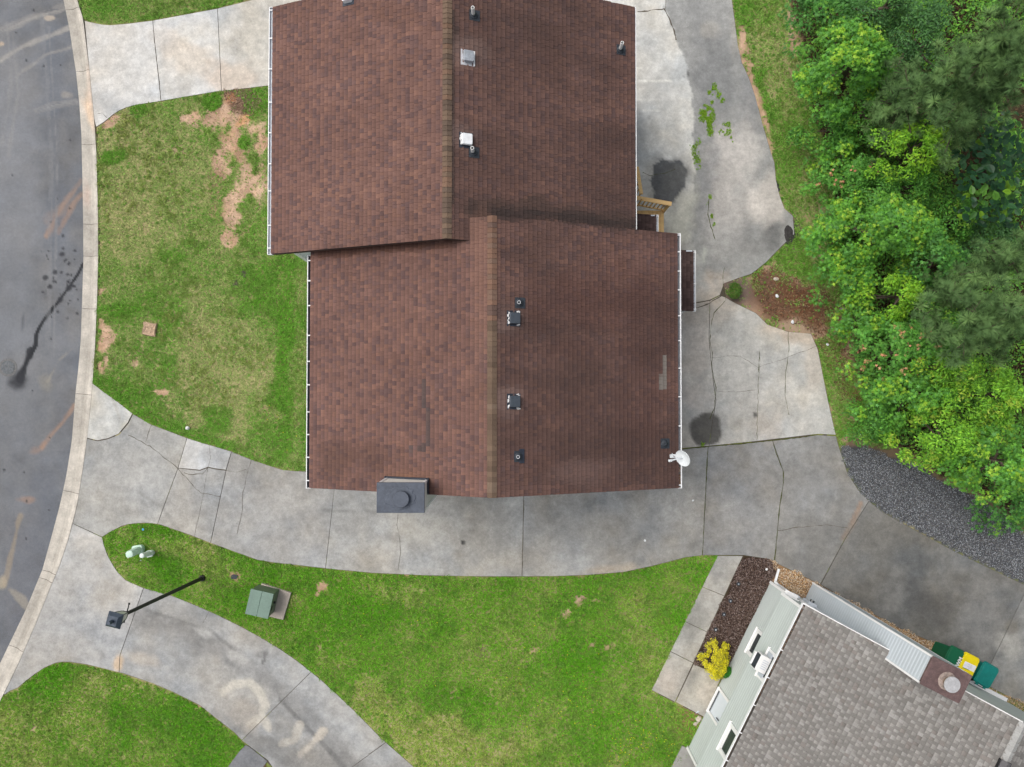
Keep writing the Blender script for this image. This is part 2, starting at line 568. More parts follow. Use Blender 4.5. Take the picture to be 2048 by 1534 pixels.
# ------------------------------------------------------------ lawns: where it is dry, bare, lush
BARE, DRY, LUSH, MID = (0.25, .98, 0), (1.0, 0.0, 0), (0, 0, 1), (0.35, 0, 0.3)
LAWN_OPS = [
    (('e', 330, 350, 170, 150, 0, .5, .5), (.85, .18, 0), .8), (('e', 260, 440, 70, 60, 0, .5, .5), (1, .25, 0), .8),
    (('e', 470, 740, 110, 110, 20, .5, .6), (.9, .1, 0), .75), (('e', 330, 560, 150, 60, 0, .6, .6), (.6, .0, .2), .7),
    (('e', 475, 222, 62, 32, 10, .35, .6), BARE, 1), (('e', 430, 255, 42, 40, 0, .4, .8), BARE, .95), (('e', 440, 320, 22, 40, 15, .4, .8), BARE, .95),
    (('e', 478, 375, 20, 62, 8, .4, .7), BARE, .95), (('e', 462, 435, 22, 40, -15, .4, .8), BARE, .95), (('e', 458, 486, 17, 20, 0, .4, .7), BARE, .95),
    (('e', 520, 350, 16, 90, 4, .4, .9), BARE, .8), (('e', 365, 300, 22, 20, 0, .5, .9), BARE, .7), (('e', 500, 290, 30, 20, 0, .5, 1.0), BARE, .7),
    (('e', 214, 652, 26, 20, 0, .3, .7), BARE, 1), (('e', 210, 690, 14, 35, 10, .3, .7), BARE, 1), (('e', 207, 738, 9, 20, 0, .3, .6), BARE, 1),
    (('e', 326, 783, 15, 7, 10, .3, .6), BARE, 1), (('e', 534, 830, 7, 22, 0, .4, .8), BARE, .8), (('e', 217, 247, 18, 9, -35, .3, .5), BARE, 1),
    (('e', 205, 580, 8, 14, 0, .4, .5), BARE, .6), (('e', 268, 722, 10, 14, 0, .4, .7), BARE, .6), (('e', 488, 590, 12, 10, 0, .4, .8), BARE, .5),
    (('e', 575, 690, 24, 150, 3, .35, .5), (0, 0, 1), .9), (('e', 545, 560, 60, 40, 0, .5, .7), (.1, 0, .8), .8), (('e', 560, 860, 55, 60, 0, .5, .7), (.2, 0, .8), .8),
    (('e', 430, 835, 34, 30, 0, .4, .5), (0, 0, 1), .7), (('e', 235, 620, 45, 14, 0, .4, .5), (0, 0, 1), .7), (('l', [(190, 770), (260, 820), (360, 868), (460, 898)], 14, .5, .6), (.15, 0, .9), .8),
    (('e', 228, 314, 22, 12, -15, .35, .5), (0, 0, 1), .8), (('e', 282, 218, 16, 14, 0, .35, .5), (0, 0, 1), .8), (('e', 487, 284, 14, 12, 0, .35, .5), (0, 0, 1), .8),
    (('e', 425, 205, 18, 18, 0, .3, .5), (0, 0, 1), .9), (('e', 515, 205, 20, 24, 0, .4, .6), (.1, 0, .9), .7), (('e', 600, 560, 16, 60, 0, .5, .7), (.2, 0, .6), .6), (('e', 596, 740, 13, 150, 0, .5, .8), (.75, .1, 0), .6),
    (('e', 880, 1490, 120, 60, 12, .5, .7), (1, .18, 0), .95), (('e', 760, 1400, 60, 30, 35, .5, .8), (1, .1, 0), .8), (('e', 830, 1200, 40, 30, 0, .5, .7), (.8, 0, 0), .6),
    (('e', 762, 1180, 40, 20, 0, .5, .8), (.8, .05, 0), .6), (('e', 963, 1300, 22, 14, 30, .4, .7), (.4, .9, 0), .9), (('e', 960, 1330, 60, 50, 0, .6, .7), (.55, 0, 0), .6),
    (('e', 1218, 1294, 16, 7, -25, .4, .6), BARE, .8), (('e', 1279, 1420, 12, 10, 0, .4, .6), BARE, .8), (('e', 645, 1170, 12, 8, 0, .4, .6), BARE, .7),
    (('e', 300, 1080, 50, 14, 20, .5, .9), (.6, .5, 0), .7), (('e', 455, 1150, 45, 22, 20, .5, .9), (.6, .45, 0), .7), (('e', 405, 1160, 12, 9, 0, .4, .5), BARE, .9), (('e', 470, 1150, 13, 11, 0, .3, .4), BARE, .9),
    (('e', 370, 1100, 60, 20, 20, .5, .7), (.7, .1, 0), .7), (('e', 560, 1190, 40, 24, 20, .5, .7), (.6, .1, 0), .6), (('e', 590, 1215, 14, 24, 10, .5, .6), (.6, .2, 0), .6),
    (('e', 320, 1130, 60, 22, 20, .5, .5), (0, 0, 1), .7), (('e', 480, 1205, 60, 28, 22, .5, .5), (0, 0, 1), .7), (('e', 640, 1270, 60, 40, 35, .6, .6), (.1, 0, .8), .6),
    (('e', 1230, 1480, 90, 60, 0, .6, .7), (.1, 0, .8), .6), (('e', 1390, 1140, 30, 26, 0, .5, .5), (0, 0, .9), .7), (('e', 1370, 1440, 40, 40, 30, .5, .7), (.5, .4, 0), .6),
    (('e', 160, 1440, 50, 70, 20, .5, .8), (.75, .2, 0), .75), (('e', 195, 1360, 30, 12, 10, .5, .8), (.7, .4, 0), .7), (('e', 320, 1500, 60, 40, 0, .6, .8), (.6, .1, 0), .5),
    (('e', 90, 1370, 50, 35, -30, .5, .5), (0, 0, 1), .8), (('e', 430, 1480, 60, 50, 0, .5, .5), (0, 0, .9), .6), (('e', 280, 1440, 70, 50, 0, .6, .6), (.1, 0, .7), .5),
    (('e', 330, 12, 90, 18, -6, .5, .8), (.6, .15, 0), .6), (('e', 205, 20, 35, 25, 0, .5, .6), (0, 0, .8), .6),
    # strip in front of the woods
    (('l', [(1482, 60), (1490, 130), (1500, 160), (1530, 240), (1548, 310)], 9, .4, .6), BARE, .95), (('e', 1497, 120, 13, 26, 0, .4, .5), BARE, 1),
    (('e', 1545, 80, 40, 70, 0, .6, .9), (.8, .2, 0), .7), (('e', 1590, 40, 12, 60, 0, .4, .6), BARE, .9), (('e', 1597, 110, 20, 60, 0, .5, .8), (.8, .7, 0), .8),
    (('e', 1560, 200, 30, 40, 0, .6, .9), (.8, .35, 0), .7), (('e', 1583, 290, 36, 60, 0, .5, .6), (.2, 0, .7), .7), (('e', 1600, 370, 36, 60, 0, .5, .7), (.3, .1, .5), .7),
    (('e', 1620, 430, 30, 50, 0, .5, .9), (.8, .5, 0), .8), (('e', 1600, 505, 40, 40, 0, .5, .6), (.25, 0, .7), .7), (('e', 1640, 460, 16, 80, 0, .5, .8), (.7, .7, 0), .8),
    (('e', 1545, 580, 60, 40, 15, .5, .9), (.5, 1, 0), .85), (('e', 1600, 620, 50, 40, 30, .5, 1.0), (.5, .8, 0), .8), (('e', 1480, 585, 36, 30, 0, .4, .5), (.4, 1, 0), 1),
    (('e', 1600, 655, 45, 22, 20, .4, .6), (.4, 1, 0), .9), (('e', 1660, 700, 30, 60, -15, .5, .7), (.3, .2, .5), .7), (('e', 1690, 690, 14, 70, -12, .5, .8), (.6, .9, 0), .8),
    (('e', 1570, 600, 85, 42, 20, .5, .7), (.5, 1, 0), 1), (('e', 1610, 650, 50, 20, 20, .5, .7), (.5, 1, 0), .95),
    (('e', 1690, 800, 30, 60, -10, .5, .9), (.5, .5, .2), .7), (('e', 1705, 885, 34, 16, 10, .4, .7), BARE, .9),
]
WOODS = [(1577, -140), (1577, 0), (1592, 41), (1611, 102), (1604, 152), (1624, 190), (1624, 237), (1650, 281), (1650, 325), (1672, 380), (1660, 424), (1655, 475), (1660, 520), (1668, 545),
         (1690, 599), (1712, 653), (1712, 736), (1725, 772), (1740, 845), (1778, 885), (1837, 915), (1882, 950), (1951, 978), (1996, 1006), (2048, 1055), (2300, 1160), (2300, -140)]
GRAVEL = [(1678, 891), (1700, 893), (1727, 893), (1755, 903), (1782, 914), (1837, 930), (1878, 960), (1919, 978), (1964, 1003), (2019, 1040), (2048, 1072), (2260, 1180), (2260, 1275), (2048, 1169),
          (1928, 1112), (1837, 1064), (1764, 1023), (1738, 1002), (1718, 982), (1695, 946)]
MULCH = [(1487, 1111), (1520, 1114), (1537, 1118), (1552, 1126), (1557, 1140), (1541, 1166), (1500, 1248), (1446, 1356), (1442, 1353), (1387, 1327)]
PEBBLE = [(1540, 1119), (1558, 1129), (1626, 1162), (1700, 1202), (1800, 1256), (1895, 1296), (1912, 1306), (1920, 1360), (1800, 1300), (1620, 1215), (1541, 1168), (1558, 1142)]


def lawn_state(X, Y):
    base = np.stack([np.clip(fbm(X, Y, 2.6, 4, 5) * 1.25 - .25, 0, 1), np.clip(fbm(X, Y, 1.1, 4, 8) * 3 - 2.35, 0, .8), np.clip(fbm(X, Y, 1.7, 4, 21) * 1.6 - .5, 0, 1)], axis=1)
    u, v = UV(X, Y)
    base[:, 0] += np.where((v < 960) & (u < 640), .10, -.16) + (fbm(X, Y, .5, 3, 77) - .5) * .42
    st = np.clip(paint(base, X, Y, LAWN_OPS), 0, 1)
    st[:, 1] = smooth((st[:, 1] - (.80 * fbm(X, Y, .42, 3, 71) + .06)) / .4)
    return st


def soil_colour(X, Y):
    st = lawn_state(X, Y)
    n = fbm(X, Y, .5, 4, 50)[:, None]
    thatch = np.array([.165, .20, .055]) * (1 - st[:, :1]) + np.array([.35, .31, .155]) * st[:, :1]
    n2 = fbm(X, Y, .35, 3, 51)[:, None]
    tan = np.array([.40, .25, .16]) * n + np.array([.55, .39, .28]) * (1 - n)
    tan = tan * (.72 + .5 * n2)
    col = thatch * (1 - st[:, 1:2]) + tan * st[:, 1:2]
    dirt = [
        (('e', 492, 200, 34, 22, 10, .3, .4), (.20, .125, .085), .95), (('e', 498, 232, 30, 9, -38, .3, .4), (.50, .27, .125), .8), (('e', 462, 196, 9, 9, 0, .4, .4), (.55, .25, .12), .8),
        (('e', 432, 375, 14, 40, 5, .4, .6), (.27, .17, .11), .7), (('e', 1555, 590, 95, 55, 20, .5, .7), (.125, .065, .042), .9), (('e', 1605, 625, 60, 45, 30, .5, .7), (.14, .068, .035), .85),
        (('e', 1480, 585, 38, 30, 0, .3, .4), (.17, .125, .105), .95), (('e', 1590, 660, 50, 16, 15, .4, .5), (.37, .27, .19), .9), (('l', [(1672, 640), (1690, 720), (1715, 800)], 12, .6, .8), (.20, .11, .06), .8),
        (('e', 1583, 470, 15, 30, 0, .4, .6), (.3, .22, .17), .8), (('e', 1590, 470, 12, 28, 0, .3, .4), (.05, .045, .045), .9),
        (('e', 963, 1300, 20, 12, 35, .4, .6), (.13, .10, .07), .8), (('e', 1380, 1440, 26, 30, 40, .4, .6), (.26, .14, .08), .8), (('l', [(1705, 886), (1790, 905), (1880, 945), (1960, 990), (2050, 1050)], 14, .5, .6), (.17, .115, .08), .9),
        (('l', MULCH + MULCH[:1], 8, .5, .3), (.06, .04, .03), .9), (('l', PEBBLE + PEBBLE[:1], 6, .5, .3), (.28, .18, .11), .85),
    ]
    col = paint(col, X, Y, dirt)
    u, v = UV(X, Y)
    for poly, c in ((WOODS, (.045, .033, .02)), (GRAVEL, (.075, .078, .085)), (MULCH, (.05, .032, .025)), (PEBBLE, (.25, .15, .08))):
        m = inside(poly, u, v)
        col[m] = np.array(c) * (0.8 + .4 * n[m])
    return col


# one sheet to the horizon: fine where the camera looks, coarse beyond
gx = np.concatenate([[-4000, -400, -60, -30, -25.5], np.arange(-24, 25.01, .15), [26.5, 32, 60, 400, 4000]])
gy = np.concatenate([[-4000, -400, -60, -26, -20], np.arange(-18.5, 20.01, .15), [21.5, 28, 60, 400, 4000]])
GX, GY = np.meshgrid(gx, gy)
X, Y = GX.ravel(), GY.ravel()
road_px = [tuple(p) for p in KF] + [(-900, 1700), (-2500, 1600), (-2500, -900), (100, -900)]
kerb_mid = [(a[0] * .06 + b[0] * .94, a[1] * .06 + b[1] * .94) for a, b in (kerb_pair(v) for v in KF[1:-1, 1])]
road_w = world_poly([(90, -900)] + kerb_mid + [(-240, 1760), (-2500, 1760), (-2500, -900)])
Z = (fbm(X, Y, .5, 3, 2) - .5) * .025
Z[inside(road_w, X, Y)] = -.30
Z[inside(inset(road_w, -.12), X, Y) & (Z > -.2)] = -.06
nx, ny = len(gx), len(gy)
idx = np.arange(nx * ny).reshape(ny, nx)
F = np.stack([idx[:-1, :-1], idx[:-1, 1:], idx[1:, 1:], idx[1:, :-1]], axis=-1).reshape(-1, 4)
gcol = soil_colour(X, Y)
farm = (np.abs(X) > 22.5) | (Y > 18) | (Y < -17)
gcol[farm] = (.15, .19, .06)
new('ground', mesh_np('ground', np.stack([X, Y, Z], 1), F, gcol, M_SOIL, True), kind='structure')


def sheet(name, poly, z, mat, base, ops=(), cell=.1, depth=.1, parent=None, gain=1.0, **tags):
    """flat slab with painted wear on its top and skirts down its edges"""
    b = densify(poly, cell * 1.2)
    bx, by = np.array(b).T
    xs = np.arange(bx.min(), bx.max(), cell)
    ys = np.arange(by.min(), by.max(), cell)
    X, Y = [a.ravel() for a in np.meshgrid(xs, ys)]
    ib = inset([tuple(p) for p in b], cell * .45)
    m = inside(ib, X, Y)
    pts = [Vector(p) for p in b] + [Vector(p) for p in zip(X[m], Y[m])]
    n = len(b)
    vs, _, fs, ov, _, _ = delaunay_2d_cdt(pts, [(i, (i + 1) % n) for i in range(n)], [], 1, 1e-5)
    V = np.array([(p.x, p.y, z) for p in vs])
    F = np.array([f for f in fs if len(f) == 3])
    col = np.tile(np.asarray(base, float), (len(V), 1))
    tone = (fbm(V[:, 0], V[:, 1], 2.2, 5, 11) - .5) * .36 + (fbm(V[:, 0], V[:, 1], .5, 4, 12) - .5) * .26
    warm = (fbm(V[:, 0], V[:, 1], 1.3, 4, 14) - .5)[:, None] * np.array([[.12, .03, -.10]])
    col = col * (1 + tone[:, None] + warm)
    col = paint(col, V[:, 0], V[:, 1], ops, z)
    col = col * gain * (np.array([1.0, .99, .965]) if mat is M_CONC else 1.0)
    sv, sf, k = [], [], len(V)
    for i in range(n):
        a, c = b[i], b[(i + 1) % n]
        sv += [(a[0], a[1], z), (c[0], c[1], z), (c[0], c[1], z - depth), (a[0], a[1], z - depth)]
        sf += [(k + 4 * i, k + 4 * i + 2, k + 4 * i + 1), (k + 4 * i, k + 4 * i + 3, k + 4 * i + 2)]
    V = np.concatenate([V, np.array(sv)])
    F = np.concatenate([F, np.array(sf)])
    col = np.concatenate([col, np.tile(np.asarray(base) * .7, (len(sv), 1))])
    return new(name, mesh_np(name, V, F, col, mat), parent, **tags)


# ------------------------------------------------------------ road
ROAD_OPS = [
    (('e', 20, 420, 46, 420, 0, .7, .5), (.30, .31, .33), .5), (('e', 110, 300, 16, 420, -2, .7, .5), (.19, .205, .235), .5), (('e', 60, 1150, 60, 160, 0, .7, .5), (.17, .18, .21), .5),
    (('e', 40, 730, 70, 260, 0, .7, .6), (.24, .25, .265), .4),
    (('e', 96, 36, 9, 4, 0, .3, .8), (.6, .52, .43), .8), (('e', 3, 88, 6, 4, 0, .3, .8), (.62, .5, .38), .8), (('e', 132, 190, 8, 6, 0, .5, .9), (.42, .39, .35), .6),
    (('e', 78, 900, 20, 7, -30, .6, .9), (.42, .28, .21), .55), (('e', 120, 425, 26, 14, -45, .7, 1.0), (.36, .27, .22), .5), (('e', 92, 765, 12, 16, 0, .6, .8), (.36, .34, .29), .5),
    (('l', [(40, 1030), (25, 1100), (8, 1170)], 4, .6, .8), (.40, .33, .24), .6), (('e', 55, 1000, 18, 7, 0, .5, .7), (.40, .27, .2), .6), (('e', 4, 1165, 7, 10, 0, .5, .6), (.5, .43, .32), .7), (('l', [(20, 1180), (48, 1205), (60, 1220)], 6, .6, .9), (.42, .38, .31), .6),
    # trickle of water from the kerb
    (('l', [(166, 528), (158, 545), (140, 572), (110, 612), (100, 622)], 2.6, .3, .3), (.03, .032, .037), .95), (('l', [(110, 612), (86, 642), (72, 668), (70, 690), (60, 712), (50, 730), (44, 748)], 3.4, .3, .35), (.03, .032, .037), .95),
    (('l', [(76, 660), (74, 690), (62, 714)], 1.8, .3, .4), (.03, .032, .037), .9), (('l', [(60, 700), (52, 730), (40, 760)], 7, .3, .7), (.035, .037, .043), .9), (('e', 38, 762, 15, 16, 0, .6, .6), (.045, .047, .055), .9),
    (('e', 46, 640, 3, 20, 5, .6, .5), (.12, .125, .14), .7), (('e', 90, 590, 4, 12, 10, .6, .5), (.14, .145, .16), .6),
]
r2 = random.Random(3)
for pts, c, n, spread in (([(0, 62), (60, 34), (128, 14)], (.44, .42, .39), 4, 5), ([(0, 118), (50, 88), (140, 52)], (.44, .42, .39), 4, 5), ([(30, 150), (90, 108), (145, 90)], (.42, .40, .37), 3, 5),
                          ([(70, 222), (110, 208), (155, 204)], (.40, .39, .37), 3, 5), ([(163, 360), (130, 400), (110, 430), (92, 472)], (.42, .29, .22), 4, 6), ([(166, 385), (150, 402), (116, 466)], (.44, .29, .21), 3, 4),
                          ([(149, 810), (128, 838), (106, 862), (82, 894)], (.46, .29, .20), 4, 5), ([(155, 690), (120, 720), (95, 765)], (.36, .34, .30), 2, 5), ([(10, 300), (30, 180), (20, 60)], (.33, .33, .33), 3, 12), ([(100, 700), (108, 300), (90, 40)], (.30, .31, .325), 3, 14)):
    for k in range(n):
        o = r2.uniform(-spread, spread)
        ROAD_OPS.append((('l', [(u + o * .6 + r2.uniform(-1, 1), v + o + r2.uniform(-1, 1)) for u, v in pts], r2.uniform(1.0, 2.6), .8, 1.5 + r2.uniform(0, .5)), c, r2.uniform(.3, .5) if c[0] - c[2] < .09 else r2.uniform(.25, .4)))
for _ in range(60):
    a = r2.random()
    if a < .5:
        u0, v0 = r2.gauss(128, 16), r2.gauss(565, 42)
    elif a < .8:
        u0, v0 = r2.uniform(20, 160), r2.uniform(0, 700)
    else:
        u0, v0 = r2.uniform(0, 110), r2.uniform(780, 1150)
    rr = r2.choice((1.4, 1.8, 2, 2.4, 3, 4.5)) if a < .5 else r2.choice((1.5, 1.8, 2.2))
    ROAD_OPS.append((('e', u0, v0, rr, rr * r2.uniform(.8, 1.5), r2.uniform(0, 90), .45, .3), (.045, .047, .055), .85))
road_v = world_poly([(KF[i][0] + 3, KF[i][1]) for i in range(len(KF))] + [(-160, 1640), (-160, -120)], -.09)
sheet('road', road_v, -.09, M_ASPH, (.212, .220, .236), ROAD_OPS, .055, .1, gain=.72, kind='structure')
far = MB()
far.add([(*p, -.094) for p in world_poly([(116, -900), (112, -110), (-150, -110), (-150, 1640), (-300, 1760), (-2500, 1760), (-2500, -900)], -.094)], [tuple(range(7))])
far.make('road', material('far_asphalt', (.135, .143, .157), .9, var=((2, .1), (100, .2))), kind='structure')

# ------------------------------------------------------------ kerb and gutter, poured in sections
bed = MB()
prev = None
for v in np.arange(-100, 1580, 40.0):
    f, b = kerb_pair(v)
    p, q = P(f[0] + 1, f[1], -.2), P(b[0] - 1, b[1], -.2)
    if prev:
        bed.add([prev[0], prev[1], q, p], [(0, 1, 2, 3)])
    prev = (p, q)
kerb = bed.make('kerb', material('kerb_bedding', (.05, .04, .03), 1), kind='structure')
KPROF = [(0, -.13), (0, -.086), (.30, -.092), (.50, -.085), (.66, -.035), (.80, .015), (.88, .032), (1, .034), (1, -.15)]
kj = [-100, 20, 143, 289, 448, 512, 617, 787, 981, 1140, 1155, 1290, 1420, 1580]
for i, (v0, v1) in enumerate(zip(kj[:-1], kj[1:])):
    st = np.linspace(v0 + .35, v1 - .35, max(2, int((v1 - v0) / 14)))
    V, C = [], []
    tint = np.array((.50, .465, .41)) * r2.uniform(.93, 1.06)
    for v in st:
        f, b = kerb_pair(v)
        pf, pb = P(f[0], f[1], -.09), P(b[0], b[1], .034)
        for t, z in KPROF:
            V.append((pf.x + (pb.x - pf.x) * t, pf.y + (pb.y - pf.y) * t, z))
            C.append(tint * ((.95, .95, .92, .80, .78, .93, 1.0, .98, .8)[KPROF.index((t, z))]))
    k = len(KPROF)
    F = [(j * k + m, j * k + m + 1, (j + 1) * k + m + 1, (j + 1) * k + m) for j in range(len(st) - 1) for m in range(k - 1)]
    V, C = np.array(V), np.array(C)
    C = C * (1 + (fbm(V[:, 0], V[:, 1], .9, 4, 91) - .5)[:, None] * .35)
    C = paint(C, V[:, 0], V[:, 1], [(('l', [(172, 200), (180, 230), (186, 250)], 9, .6, .6), (.62, .45, .31), .7), (('e', 182, 160, 9, 40, 0, .6, .6), (.5, .38, .30), .5), (('e', 170, 385, 8, 30, 0, .6, .6), (.45, .30, .24), .5)])
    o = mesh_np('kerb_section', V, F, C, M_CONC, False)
    new('kerb_section', o, kerb)

